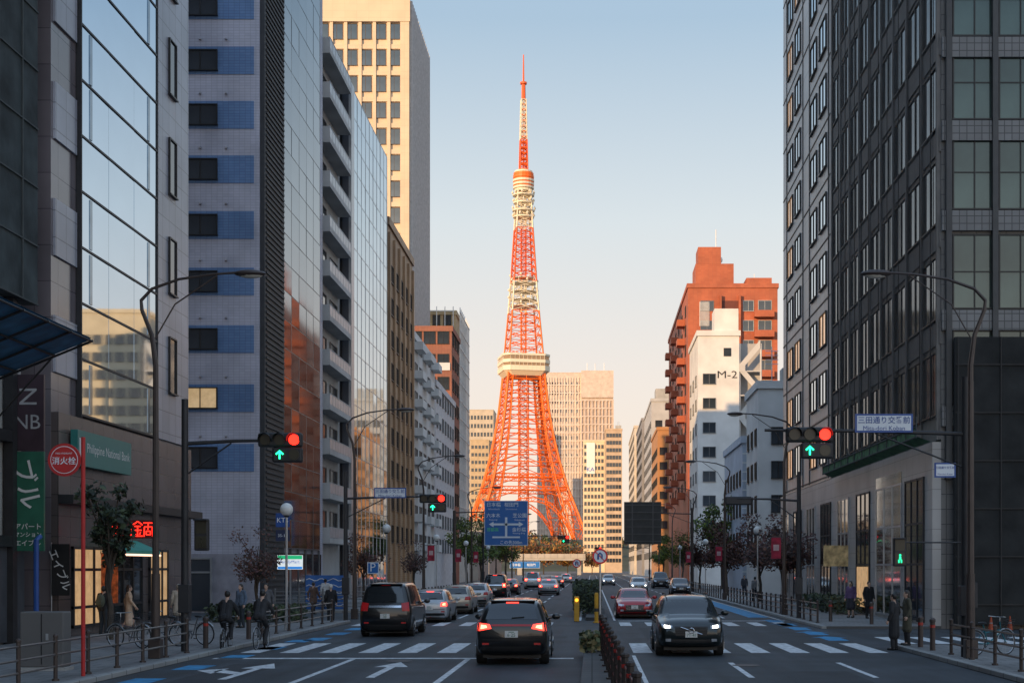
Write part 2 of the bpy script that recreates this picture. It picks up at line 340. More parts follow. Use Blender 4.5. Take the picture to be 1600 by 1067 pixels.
frw=mat('window_frame_grey',(.2,.2,.2),.5,.3);frl=mat('window_frame_light',(.5,.5,.48),.5,.2);frd=mat('window_frame_black',(.025,.025,.025),.4,.3)
# A netted scaffold building, far left; stretched unseen behind the camera for street shade
A=Bd('tall building wrapped in dark green scaffold netting at far left',-50,-18.6,-60,46.3,58,conc,'netted_building')
A.bx('safety_net','r',0,106.3,11,57.5,.5,netm,.05);A.bars('scaffold_tube','r',[60+1.8*i for i in range(26)],[11+1.9*i for i in range(24)],58,106.3,11,57,.05,.05,mat('net_seam',(.07,.08,.08),.8),.56)
A.bars('ground_post','r',[84+3*i for i in range(8)],[3.3,6.6],82,106.3,0,11,.35,.3,darkm,.05)
A.bx('hoarding','r',84,106.2,.12,3.2,.06,mat('hoarding_grey',(.07,.075,.085),.6),.1)
gs=mat('green_sign',(.02,.13,.08),.5)
sg=thing('vertical_sign','tall green sign with white katakana on the netted building','sign',(gx(45,45.2),45.2,0))
G().box(-.5,.5,-.06,.06,3.0,6.15).mk('panel',gs,sg);text('ブル',1.5,.75,white,sg,(0,-.07,5.1),0,False,PI/2*.85)
for s_,zz in(('アパート',3.78),('マンション',3.52),('エイブル',3.26)):text(s_,.85,.19,white,sg,(0,-.07,zz))
sg=thing('vertical_sign','tall black sign with large grey letters above the green sign','sign',(gx(45,45.25),45.25,0))
G().box(-.5,.5,-.06,.06,6.18,8.6).mk('panel',mat('black_sign',(.05,.03,.04),.4),sg);sgy=mat('sign_grey',(.36,.36,.36))
text('N',.55,.55,sgy,sg,(0,-.07,7.9),0,False,PI/2);text('N',.42,.45,sgy,sg,(-.22,-.07,7.1));text('B',.42,.45,sgy,sg,(.24,-.07,7.1))
tarp=mat('blue_tarpaulin',(.03,.15,.28),.6,0,.35,2,.3)
aw=thing('protective_canopy','blue tarpaulin canopy jutting over the left pavement','canopy',(-18,36,0))
g=G();n=12
for i in range(n):
    y0,y1=-14+i*20.6/n,-14+(i+1)*20.6/n;g.quad((-.2,y0,8),(-.2,y1,8),(3,y1,9.3),(3,y0,9.3));g.quad((-.2,y0,8.04),(3,y0,9.34),(3,y1,9.34),(-.2,y1,8.04))
g.mk('tarpaulin',tarp,aw)
g=G()
for i in range(n+1):
    y=-14+i*20.6/n;g.tube([(-.3,y,7.9),(3.05,y,9.26)],.04,6)
    if i%3==0:g.tube([(-.3,y,6.4),(1.8,y,8.72)],.03,6)
for t_ in(.3,.66,1):g.tube([(-.2+3.2*t_,-14,7.95+1.3*t_),(-.2+3.2*t_,6.6,7.95+1.3*t_)],.035,6)
g.mk('frame',darkm,aw)
# B mirrored glass tower
tl=tile('pale_tile',(.36,.37,.42),(.41,.42,.47),(.2,.2,.22),.9,.9,.35,.02);purp=tile('plum_stone',(.16,.14,.15),(.19,.165,.175),(.07,.06,.07),1.2,1.2,.15,.012)
B=Bd('mirrored glass office tower reflecting the sky on the left',-42,-18,47.3,63,44,purp)
B.bx('tile_cladding','r',11.2,15.7,7.8,43.9,.12,tl)
w_=(11-2.3)/3-.012;cols=[2.3+(11-2.3)/3*(i+.5) for i in range(3)]
pm=G().box(-w_/2,w_/2,-.04,0,-.94,.94).mesh('glass_panel',[glassM])
B.rep('glass_panel','r',cols,fl(7.8,1.95,18),pm,None,.12,.0045)
B.bars('mullion','r',[2.3,11],[7.8+1.95*i for i in range(19)],2.3,11,7.7,43,.075,.19,darkm,.02)
g=G()
for i in range(18):
    if i%3!=1:
        for u in(3.3,9.9):B.lb(g,'r',u-.12,u+.12,7.9+1.95*i,9.65+1.95*i,.155,.03)
g.mk('vent_slot',mat('vent_glass',(.2,.25,.3),.08,.9),B.r)
B.win('r',1,12.3,14.1,[11,15.2,19.4,23.6,27.8,32],.9,2.3,frd,glassD,0,o=.125)
B.bands('spandrel','r',.2,2.2,[(9+3.9*i,10.9+3.9*i) for i in range(9)],.08,tl)
B.bx('granite_base','r',.02,15.68,.13,7.65,.25,stone)
B.bx('cornice','r',0,15.7,4.6,4.9,.5,darkm,.25)
shopg=mat('shop_interior',(.4,.28,.15),.4,0,.95,2.2,emit=.4,ecol=(1,.6,.28))
for u0,u1 in((1.2,4.2),(5.2,8.6),(9.6,12)):B.bx('shop_window','r',u0,u1,.5,3.1,.03,shopg if u0!=5.2 else glassD,.26);B.bars('shop_frame','r',[u0,(u0*2+u1)/3,(u0+2*u1)/3,u1],[.45,1.1,2.4,3.15],u0-.05,u1+.05,.4,3.2,.1,.1,darkm,.25)
B.fin()
sg=thing('bank_sign','teal bank sign with white lettering on the glass tower','sign',(-17.55,51.,6.55),PI/2);G().box(-2.8,2.8,-.12,.12,-.6,.6).mk('panel',mat('teal_sign',(.03,.19,.17),.4,0,.05),sg);text('Philippine National Bank',4.5,.6,white,sg,(.35,-.125,0))
G().box(-2.65,-2.2,-.135,-.121,-.33,.33).mk('emblem',white,sg)
redn=mat('red_neon',(1,.02,.01),.5,emit=4)
sg=thing('shop_sign','glowing red characters over the shop door','sign',(gx(207,49.4),49.4,3.8),.15);g=G()
CH=[[(-.2,.25,.2,.25),(0,.32,0,.1),(-.22,.1,.22,.1),(-.14,.02,.14,.02),(-.14,.02,-.14,-.14),(.14,.02,.14,-.14),(-.14,-.14,.14,-.14),(0,-.14,0,-.3),(-.22,-.24,.22,-.24)],[(-.2,.28,-.2,-.3),(.2,.28,.2,-.3),(-.2,.28,.2,.28),(-.2,0,.2,0),(-.2,-.28,.2,-.28)],[(-.22,.18,0,.32),(0,.32,.22,.18),(-.15,.12,.15,.12),(0,.12,0,-.28),(-.18,-.04,.18,-.04),(-.24,-.28,.24,-.28),(-.14,-.12,-.08,-.22),(.14,-.12,.08,-.22)],[(-.22,.26,.22,.26),(0,.26,-.02,-.02),(-.18,.1,.18,.1),(-.18,.1,-.2,-.3),(.18,.1,.2,-.3),(-.1,-.08,.1,-.08),(-.1,-.22,.1,-.22),(-.1,-.08,-.1,-.22),(.1,-.08,.1,-.22)]]
for i in range(4):
    x=-.54+i*.36
    for a in CH[i]:g.tube([(x+a[0]*.72,-.05,a[1]*.85),(x+a[2]*.72,-.05,a[3]*.85)],.017,5)
g.mk('tube_lettering',redn,sg);G().box(-.8,.8,-.01,.05,-.32,.32).mk('panel',mat('sign_oxblood',(.03,.004,.004),.6),sg)
G().tube([(-.6,.02,.0),(-1.2,.25,.0)],.04).mk('bracket',darkm,sg)
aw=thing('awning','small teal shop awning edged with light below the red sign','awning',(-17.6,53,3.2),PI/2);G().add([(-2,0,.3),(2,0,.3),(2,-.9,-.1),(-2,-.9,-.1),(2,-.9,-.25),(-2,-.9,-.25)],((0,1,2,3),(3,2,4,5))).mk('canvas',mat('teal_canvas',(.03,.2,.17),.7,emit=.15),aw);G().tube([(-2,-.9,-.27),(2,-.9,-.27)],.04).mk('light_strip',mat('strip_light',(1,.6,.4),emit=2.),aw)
sg=thing('banner','black upright banner with slanted white writing beside the shop','banner',(gx(95,47),47,2.4));G().box(-.3,.3,-.02,.02,-.85,.85).mk('cloth',blk,sg);text('エイブル',1.4,.36,white,sg,(0,-.03,0),0,False,1.2);G().tube([(-.32,.03,-2.2),(-.32,.03,.9)],.02).mk('pole',alu,sg)
sg=thing('banner','gold and red upright banner beside the beige dress','banner',(-17.3,51.0,2.1));G().box(-.3,.3,-.02,.02,-.9,.9).mk('cloth',mat('gold_red_cloth',(.55,.12,.03),.7,0,.8,5),sg)
# C striped building
lav=tile('lavender_tile',(.42,.43,.51),(.46,.47,.55),(.31,.32,.38),.3,.15,.5,.012);blu=tile('blue_tile',(.105,.20,.38),(.13,.235,.42),(.08,.13,.25),.3,.15,.45,.012)
Cb=Bd('lavender tiled building with blue stripes behind the glass tower',-28,-18,77,95,41,lav)
zc=[gz(p,77) for p in(715,622,530,440,352,265,180,95,9)]
Cb.bands('blue_stripe','f',.05,9.7,[(z-.75,z+.75) for z in zc],.03,blu)
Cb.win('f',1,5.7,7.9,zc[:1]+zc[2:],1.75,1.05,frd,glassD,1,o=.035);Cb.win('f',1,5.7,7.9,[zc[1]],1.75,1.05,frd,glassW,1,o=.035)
g=G()
for z in zc:
    for x in(5.6,6.8,8.2):
        l,_=Cb.at('f',x,z+1.15,.06);g.ball(l,.075,8,5)
g.mk('wall_lamp',mat('lamp_cap',(.25,.25,.27),.4,.5),Cb.r)
lvm=mat('louvre_grey',(.04,.043,.048),.65,0,.2)
Cb.bx('louvre_column','r',.1,5.,.15,40.8,.25,lvm);Cb.bands('louvre','r',.4,4.8,[(.8+.31*i,.92+.31*i) for i in range(126)],.07,lvm,.25)
pm=G().box(-1.09,1.09,-.05,0,-.80,.80).mesh('glass_panel',[glassC])
Cb.rep('glass_panel','r',[6.4+2.2*i for i in range(5)],fl(3.6,1.66,22),pm,None,.1,.01)
Cb.bars('mullion','r',[5.3+2.2*i for i in range(6)],[3.6+1.66*i for i in range(23)],5.3,16.3,.2,40.6,.08,.14,mat('mullion_grey',(.13,.135,.145),.4,.3),.01)
Cb.bx('shopfront','r',6,17,.2,3.3,.1,glassD);Cb.bx('ground_wall','f',0,9.9,.1,3.2,.06,mat('grey_base',(.26,.26,.3),.6));Cb.bx('entrance','f',4,7.4,.12,2.9,.03,glassD,.06);Cb.bars('entrance_frame','f',[4,5.1,6.2,7.4],[2.2,2.95],3.95,7.45,.12,3,.1,.08,alu,.06);Cb.fin()
# D apartment with balconies
apw=mat('apartment_wall',(.46,.46,.45),.7,0,.15,.5)
D=Bd('pale apartment block with stacked balconies next to blue glass',-30,-18.6,95.2,104.8,38,apw,'apartment_building')
bal=G();bal.box(-4.2,4.2,-.95,0,-.12,0);bal.box(-4.2,4.2,-.95,-.9,0,.25);bal.box(-4.2,-4.15,-.9,0,0,.95);bal.box(4.15,4.2,-.9,0,0,.95);bal.box(-4.2,4.2,-.95,-.9,.93,.99)
for i in range(9):bal.box(-4.2+i*1.05-.02,-4.18+i*1.05+.02,-.945,-.905,.25,.93)
bm=bal.mesh('balcony',[apw])
rail=G().box(-4.15,4.15,-.935,-.92,.27,.92).mesh('rail_panel',[mat('rail_panel_pale',(.40,.42,.45),.3,.2)])
D.rep('balcony','r',[4.8],[4.2+3.0*i for i in range(12)],bm,rail);D.win('r',2,.6,9,[5.4+3*i for i in range(11)],2.6,1.9,frw,glassD);D.roofkit(2);D.fin()
# E blue glass
E=Bd('blue curtain wall glass office with dark end wall',-32,-18,105.2,125,38.2,mat('dark_panel_wall',(.07,.08,.1),.4,0,.2,.5),roof=False)
pm=G().box(-.965,.965,-.05,0,-.965,.965).mesh('glass_panel',[glassB]);E.rep('glass_panel','r',[2.4+1.96*i for i in range(9)],fl(1,1.96,19),pm,None,.03,.008)
E.bars('mullion','r',[1.42+1.96*i for i in range(10)],[1+1.96*i for i in range(20)],1.4,19.1,.2,38.2,.05,.1,alu,.005);E.bars('end_panel','f',[11.5+.5*i for i in range(5)],[],11,14,.2,38.1,.06,.08,darkm);E.bx('edge_column','r',0.02,1.3,.2,38.3,.2,alu);E.fin()
# F tall tower
cream=tile('cream_stone',(.62,.49,.34),(.65,.51,.36),(.5,.4,.28),1.6,.9,.7,.012,var=.08)
Y=190;Ft=Bd('tall cream office tower with gridded windows catching the sun',gx(470,Y),gx(640,Y),Y,Y+22,gz(2,Y),cream,'office_tower',roof=False)
wF=gx(640,Y)-gx(470,Y);nf=7;st=wF/nf
zf=[gz(50+41*i,Y) for i in range(18)]
Ft.win('f',nf,0,wF-1.1,[z for z in zf[:14]],1.55,2.0,mat('bronze_frame',(.1,.07,.05),.4,.4),glassK,1)
Ft.bars('pier','f',[st*i*.923+.3 for i in range(8)],[],0,0,0,gz(14,Y),.42,.35,cream)
Ft.bands('spandrel','f',0,wF,[(z+1.15,z+1.75) for z in zf[1:]],.2,cream);Ft.bx('crown','f',-.1,wF+.1,gz(36,Y),gz(0,Y)+1.5,.5,cream);Ft.bx('corner_pier','f',wF-1.2,wF-.02,0,gz(36,Y),.42,cream)
Ft.bars('fin','r',[.7+1.2*i for i in range(18)],[],0,22,0,gz(0,Y),.5,.3,mat('grey_fin',(.42,.41,.41),.5));Ft.fin()
# G brown
br=tile('brown_tile',(.38,.235,.13),(.41,.26,.145),(.26,.16,.1),.4,.2,.6,.012)
Gb=Bd('brown tiled mid-rise with narrow bay columns beside tall cream tower',-30,-18,125.3,142.6,gz(350,125),br)
Gb.win('r',5,.6,16.8,fl(4,2.9,9),1.9,1.5,frd,glassD,1);Gb.bars('pier','r',[.4+3.3*i for i in range(6)],[],0,0,.2,32,.6,.22,br);Gb.win('f',1,9.6,11.6,fl(22,3,3),1,1.4,frd,glassD);Gb.fin()
# H white
wht=mat('white_render',(.6,.59,.57),.75,0,.12,.4)
Hb=Bd('white apartment block with small dark windows left of the red brick block',-28,-18,143,162.8,gz(528,143),wht,'apartment_building')
Hb.win('r',5,.5,19.3,fl(3.6,2.9,8),1.9,1.5,frw,glassD);bm=G().box(-1.7,1.7,-.9,-.05,-.9,-.1).mesh('balcony',[wht]);Hb.rep('balcony','r',[2.5,10,17.4],fl(3.6,2.9,8),bm);Hb.roofkit(1);Hb.fin()
Jb=Bd('plain white block with slim windows below the red brick roof',-28,-18,163.2,186,gz(602,163),mat('offwhite_render',(.55,.55,.56),.7),'apartment_building');Jb.win('r',7,.5,22,fl(3.5,2.9,7),1.2,1.5,frw,glassD);Jb.roofkit(1);Jb.fin()
redb=tile('red_brick',(.28,.10,.06),(.31,.12,.07),(.18,.08,.06),.4,.15,.75,.012)
Ib=Bd('red brown brick block with stepped top above white houses',-30,-18.4,186.4,197,gz(517,186),redb,'apartment_building');Ib.win('f',3,6,11.4,fl(22,3,4),1.4,1.6,frd,glassD);Ib.win('r',3,.5,10,fl(4,3,10),1.6,1.6,frd,glassD);Ib.bx('white_band','f',0,11.4,28.2,29.2,.15,wht);Ib.fin()
Kb=Bd('yellowish tower under gridded scaffold behind the red brown block',-30,gx(712,225),225,243,gz(492,225),mat('ochre_wall',(.5,.38,.22),.8),'apartment_building')
Kb.win('f',4,1,8,fl(22,3,7),1.1,1.6,frd,glassD);Kb.win('r',5,.5,17,fl(4,3,12),2,1.6,frd,glassD);Kb.bars('scaffold','f',[.3+1.3*i for i in range(7)],[12+2.8*i for i in range(12)],0,8.3,0,43.5,.12,.15,white,.6);Kb.bars('scaffold','r',[.3+2*i for i in range(9)],[12+2.8*i for i in range(12)],0,17.5,0,43.5,.12,.15,white,.6);Kb.fin()
# generic
def gen(l,x0,x1,y0,y1,h,m,fs,n='office_building',fm=frd,gm=glassD,fh=3.1,ww=1.5,wh=1.5,z0=3.6,g=None,rk=0,alt=None):
    b=Bd(l,x0,x1,y0,y1,h,m,n,g=g);nf=int((h-z0-.6)/fh)
    for f,k in fs:
        W=(x1-x0) if f=='f' else (y1-y0);b.win(f,k,.3,W-.3,fl(z0,fh,nf),min(ww,W/k*.8),wh,fm,gm,alt=alt)
    if rk:b.roofkit(rk)
    return b
beig=mat('beige_wall',(.5,.42,.32),.75,0,.1,.3)
def m2(n,c):return mat(n,c,.75,0,.14,.4)
b=gen('pale far tower just left of the lattice tower legs',gx(729,1180),gx(771,1180),1180,1215,gz(641,1180),beig,[('f',8)],'office_tower',ww=1.6,wh=3.2,fh=7);b.fin()
b=gen('ochre far block in front of pale tower left of lattice tower',gx(735,1120),gx(764,1120),1120,1150,gz(688,1120),m2('ochre_far',(.48,.36,.22)),[('f',5)],'apartment_building',ww=1.8,wh=2.5,fh=6);b.fin()
Yb=1250;pk=m2('pink_beige_wall',(.58,.47,.39))
b=Bd('broad pale high-rise with fine grid far behind the lattice tower',gx(840,Yb),gx(908,Yb),Yb,Yb+50,gz(583,Yb),pk,'office_tower');wb=gx(908,Yb)-gx(840,Yb)
b.bars('facade_grid','f',[wb*i/16 for i in range(17)],[8+7*i for i in range(23)],0,wb,0,gz(590,Yb),.8,.8,m2('grid_light',(.68,.57,.48)));b.win('f',8,1,wb-1,[gz(600+14*i,Yb) for i in range(10)],2.6,3.2,frw,glassK,0);b.fin()
b=Bd('darker gridded slab joined to the right side of the broad high-rise',gx(908.6,Yb),gx(958,Yb),Yb-4,Yb+46,gz(582,Yb),m2('tan_wall',(.46,.36,.29)),'office_tower');wb=gx(958,Yb)-gx(908.6,Yb)
b.bars('facade_grid','f',[wb*i/9 for i in range(10)],[8+7*i for i in range(23)],0,wb,0,gz(625,Yb),1.1,.9,pk);b.bx('crown','f',-.3,wb+.3,gz(622,Yb),gz(580,Yb),1.2,pk)
g=G()
for x in(5,12,20):
    l,_=b.at('f',x,b.h,-10);g.tube([l,(l[0],l[1],b.h+9)],.4,5)
g.mk('antenna',white,b.r);b.fin()
# right side
pan=tile('grey_metal_panel',(.36,.345,.34),(.40,.385,.37),(.13,.13,.13),1.5,1.9,.35,.02);dpan=tile('dark_wall_panel',(.15,.145,.14),(.17,.165,.155),(.06,.06,.06),.6,.6,.5,.02)
R_=Bd('huge dark office block with netted facade filling the right side',14,44,57,103,48,dpan)
R_.bx('metal_cladding','l',25.5,45.9,7.6,47.8,.15,pan)
for u0 in(26.6,30.2,37.,40.6):
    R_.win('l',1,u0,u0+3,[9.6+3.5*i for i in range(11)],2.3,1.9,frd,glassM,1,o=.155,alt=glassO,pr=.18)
R_.bars('seam','l',[26.2,33.5,36.3,44],[7.8+3.5*i for i in range(12)],25.6,45.8,7.7,47.5,.08,.05,darkm,.15)
R_.win('l',9,.2,25.3,[9.9+3.85*i for i in range(10)],2.45,2.5,frd,glassR,1);gp=mat('grey_pier',(.17,.16,.15),.6);R_.bars('pier','l',[.2+2.79*i for i in range(10)],[],0,0,7.6,47.8,.22,.16,gp)
R_.bands('spandrel','l',.02,25.3,[(7.6+3.85*i,8.5+3.85*i) for i in range(10)],.07,gp)
g=G();x_=14-.3-R_.cx;g.quad((x_,.05+57-R_.cy,8.4),(x_,25.3+57-R_.cy,8.4),(x_,25.3+57-R_.cy,47.5),(x_,.05+57-R_.cy,47.5));g.mk('safety_net',mat('net_veil',(.06,.056,.052),.9,0,.6,.7,0,alpha=.33),R_.r)
g=G()
for i in range(12):
    u=.6+2.1*i+rnd.uniform(-.4,.4);R_.lb(g,'l',u-.02,u+.02,8.4,47.5,.31,.03)
g.mk('net_seam',mat('veil_seam',(.035,.032,.03),.8),R_.r)
zs=[gz(p,57)  for p in(575,425,270,130,0)]
R_.win('f',9,.4,17,zs+[zs[-1]+3.85,zs[-1]+7.7],1.65,2.9,frd,glassG,1,1);R_.bars('pier','f',[.25+1.85*i for i in range(12)],[],0,0,6,47.8,.22,.3,mat('pier_dark',(.06,.06,.06),.55))
R_.bands('spandrel','f',.0,22,[(z-2.35,z-1.55) for z in zs],.18,tile('spandrel_tile',(.17,.17,.17),(.20,.20,.20),(.07,.07,.07),.3,.3,.5,.02))
R_.bx('safety_net','f',.4,26,.2,11.6,.3,mat('black_net',(.02,.021,.021),.9,0,.5,.8,1.,bsc=2.5),.35);R_.bars('scaffold_tube','f',[.5+1.7*i for i in range(14)],[1.9*i+1 for i in range(6)],.4,24,.2,11.6,.05,.05,MT['veil_seam'],.66)
lst=tile('pale_granite',(.38,.365,.35),(.42,.405,.385),(.2,.19,.18),1.2,.8,.4,.012)
R_.bx('stone_base','l',.02,45.9,.13,7.5,.35,lst)
glassS=mat('shop_reflective_glass',(.42,.46,.48),.05,1,.4,.4,.08,bsc=.6)
for i in range(8):
    u0,u1=(1.4+5.7*i,4.8+5.7*i) if i!=1 else (5.6,11.2)
    R_.bx('shop_window','l',u0,u1,.3,6.1 if i!=1 else 6.7,.03,glassS if i in(1,4) else glassD,.355);R_.bars('shop_frame','l',[u0+(u1-u0)*k/3 for k in range(4)],[.3,2.6,4.3,6.15],u0-.04,u1+.04,.2,6.2,.09,.07,alu if i%2 else darkm,.352)
R_.bx('lit_shopfront','l',13,15.8,.5,2.5,.03,shopg,.42)
R_.fin()
cn=thing('protective_canopy','slim green mesh ledge along the right block above shopfronts','canopy',(13.6,57,0));g=G()
g.quad((-.05,-.1,7.5),(-.05,23,7.5),(-.6,23,7.7),(-.6,-.1,7.7));g.quad((-.6,-.1,8.1),(-.6,-.1,7.7),(-.6,23,7.7),(-.6,23,8.1));g.mk('mesh',mat('green_mesh',(.045,.13,.06),.8,0,.6,3),cn)
g=G();g.tube([(-.62,-.1,8.1),(-.62,23,8.1)],.04,5);g.tube([(-.62,-.1,7.69),(-.62,23,7.69)],.04,5)
for i in range(13):g.tube([(-.62,-.1+i*1.92,7.65),(-.62,-.1+i*1.92,8.5)],.03,5)
g.mk('frame',MT['net_seam'],cn)
b=gen('small white office with plain front behind the right trees',gx(1185,130),25,130,140,gz(607,130),wht,[('f',3),('l',3)],ww=1.2,rk=1);b.fin()
b=gen('light blue tiled low block between white building and stairs',gx(1160,141),24,141,160,gz(692,141),m2('pale_blue_tile',(.42,.47,.54)),[('f',4),('l',6)],ww=1.1);b.bars('stripe','f',[],[2+.9*i for i in range(14)],0,9,0,1,.12,.05,white);b.fin()
Ym=188;bw_=m2('bright_white_render',(.66,.64,.61));Mb=Bd('white building with M-2 lettering and a line of windows',14,gx(1155,Ym),Ym,204,gz(507,Ym)-1.5,bw_,'apartment_building')
wm_=gx(1155,Ym)-14;zM=[gz(592+38*i,Ym) for i in range(7)];Mb.win('f',1,.2,2.8,zM,1.6,1.3,frw,glassD);Mb.win('l',3,.5,15.5,zM,1.5,1.4,frw,glassD)
Mb.bx('stair_head','f',2.2,wm_-.1,Mb.h+.01,Mb.h+3.6,-4,bw_);text('M-2',2.6,.95,blk,Mb.r,(3.9-wm_/2,-8.03,gz(585,Ym)),0,True);Mb.bx('roof_window','f',3.4,4.4,Mb.h-2.7,Mb.h-1.6,.05,glassD)
stt=thing('fire_escape_stair','pale zigzag outside stair on the right flank of the white M-2 building','staircase',(gx(1155,Ym)+.1,Ym,0));g=G();stm=m2('stair_grey',(.52,.5,.47))
for i in range(8):
    z=6+3.2*i;a,b2=(0,2.7) if i%2 else (2.7,0)
    g.add([(a,.05,z-.15),(b2,.05,z+3.05),(b2,.05,z+4.1),(a,.05,z+.9),(a,.18,z-.15),(b2,.18,z+3.05),(b2,.18,z+4.1),(a,.18,z+.9)],((0,1,2,3),(7,6,5,4),(0,4,5,1),(3,2,6,7)))
    g.box(-.1,2.9,.2,1.6,z-.12,z+.02);xa=(-.1,.7) if a==0 else (2.1,2.9);g.box(xa[0],xa[1],.02,.19,z-.14,z+.95)
for x in(0,2.8):g.tube([(x,.3,0),(x,.3,32)],.14,5)
g.mk('flights',stm,stt);G().box(-.1,2.9,1.62,2.2,0,32.2).mk('core_wall',m2('stair_core',(.38,.36,.34)),stt)
Yr=224;red=tile('brick_red_tile',(.38,.095,.04),(.42,.115,.05),(.29,.085,.05),.6,.3,.7,.012)
Rb=Bd('stepped red brick apartment tower with rooftop blocks',gx(1075,Yr),gx(1215,Yr),Yr,280,gz(450,Yr),red,'apartment_building');wr=gx(1215,Yr)-gx(1075,Yr)
zr=[gz(478+31*i,Yr) for i in range(10)];Rb.win('f',1,1.5,4.5,zr,2,1.5,frw,glassD);Rb.win('f',1,8.4,10.6,zr,1.6,1.6,frl,glassD);Rb.win('f',1,10.8,13.4,zr,2.,1.6,frl,glassD);Rb.win('l',6,1,54,zr,2,1.6,frd,glassD)
rbm=G();rbm.box(-1.55,1.55,-1.25,-.02,-1.9,-1.72);rbm.box(-1.55,1.55,-1.25,-1.13,-1.72,-.85);rbm.box(-1.55,-1.43,-1.13,-.02,-1.72,-.85);rbm.box(1.43,1.55,-1.13,-.02,-1.72,-.85)
Rb.rep('balcony','f',[11.9],zr,rbm.mesh('balcony',[red]));Rb.rep('balcony','f',[3.0],zr[1::2],rbm.mesh('balcony',[red]));Rb.rep('balcony','l',[9,27,45],zr,rbm.mesh('balcony',[red]))
Rb.bx('recess_shade','f',5.2,8.0,4,gz(470,Yr),.04,mat('red_shadow',(.13,.03,.015)));Rb.bars('bay_slab','f',[5.1,8.1],[z-1.2 for z in zr],5.1,8.1,4,gz(462,Yr),.3,.7,red,.05)  # flat panel in darkened wall red: the bay's shade is put into its colour
Rb.bx('rooftop_block','f',1.2,7.2,Rb.h+.01,gz(412,Yr),-7,red);Rb.bx('rooftop_block','f',1.6,5.2,gz(412,Yr)+.01,gz(386,Yr),-5,red);Rb.bx('rooftop_block','f',9.2,13.2,Rb.h+.71,Rb.h+1.6,-6,red)
g=G();g.ball((-2,-26,gz(404,Yr)+.2),(.6,.3,.6));g.tube([(-2.4,-25,gz(386,Yr)),(-2.4,-25,gz(352,Yr))],.08,5);g.tube([(3.6,-26,Rb.h),(3.6,-26,Rb.h+2.6)],.07,5);g.mk('antenna',white,Rb.r)
g=G()
for i in range(9):g.tube([(-5.2+i*.18,-28.1,Rb.h-6),(-5.2+i*.18,-28.1,Rb.h-2.2)],.05,4)
g.mk('roof_railing',white,Rb.r);Rb.fin();Mb.fin()
b=gen('orange brown narrow block left of the white M-2 building',gx(1023,300)+.6,22,300,330,gz(672,300),m2('orange_brown',(.42,.2,.08)),[('f',4),('l',8)],'apartment_building',rk=1);b.fin()
b=gen('grey mid-rise with flat roof beyond orange brown block',14,26,335,380,gz(627,335),m2('mid_grey_wall',(.42,.41,.4)),[('f',4),('l',8)]);b.bx('roof_house','f',1,7,b.h+.01,b.h+3,-6,conc);b.fin()
b=gen('dark grey block with lit left edge in the far right row',13.5,24,385,430,gz(657,385),m2('dark_grey_wall',(.24,.23,.23)),[('f',3),('l',9)],rk=2);b.fin()
b=gen('cream far block with many windows in the right row',13,24,436,500,gz(668,436),m2('warm_white',(.58,.5,.4)),[('f',3),('l',10)],rk=1);b.fin()
b=gen('light brown far block facing the end of the avenue',gx(946,600),gx(972,600),600,640,gz(672,600),m2('umber_wall',(.5,.36,.24)),[('f',5)],ww=1.,rk=1);b.fin()
b=gen('white far block with tall sign at the end of the avenue',gx(911,620),gx(945,620),620,650,gz(690,620),m2('warm_white2',(.64,.52,.36)),[('f',6)],ww=.9,rk=1)
b.bx('sign_panel','f',1.5,5.2,b.h-14,b.h-.5,.5,white);text('KA',3.2,2.6,mat('sign_blue',(.03,.1,.45)),b.r,(3.3-b.r.location.x+b.b[0],-15.6,b.h-12));b.fin()
b=gen('beige office tower seen only mirrored in the left glass',42,54,250,275,47,m2('lit_beige',(.62,.5,.33)),[('l',7),('f',5)],'office_tower',ww=1.6,wh=1.6);b.fin()
for i,(x0,x1,y0,y1,h) in enumerate([(-30,-20,250,275,8),(-32,-21,290,330,11)]):
    b=gen(('low grey shop building beyond ochre tower on the left','low tan building beyond the second gap on the left')[i],x0,x1,y0,y1,h,m2('low%d'%i,(.38,.35,.31)),[('r',5)],'shop_building');b.fin()
# expressway bridge
ex=thing('expressway_bridge','low elevated expressway crossing the far end of the avenue','bridge',(-15,430,0));cb=m2('bridge_beige',(.4,.38,.35))
G().box(-22,13,0,9,4.4,5.2).mk('deck',cb,ex);G().box(-22,13,-.15,-.005,5.1,6.4).mk('sound_barrier',m2('barrier_tan',(.42,.38,.33)),ex)
for x in(-20,-7,11):G().box(x-.7,x+.7,2,6,0,4.39).mk('pier',cb,ex)
g=G()
for i in range(18):g.box(-21.5+2*i,-21.42+2*i,-.2,-.151,5.1,6.4)
g.mk('barrier_rib',m2('rib_grey',(.25,.25,.25)),ex)
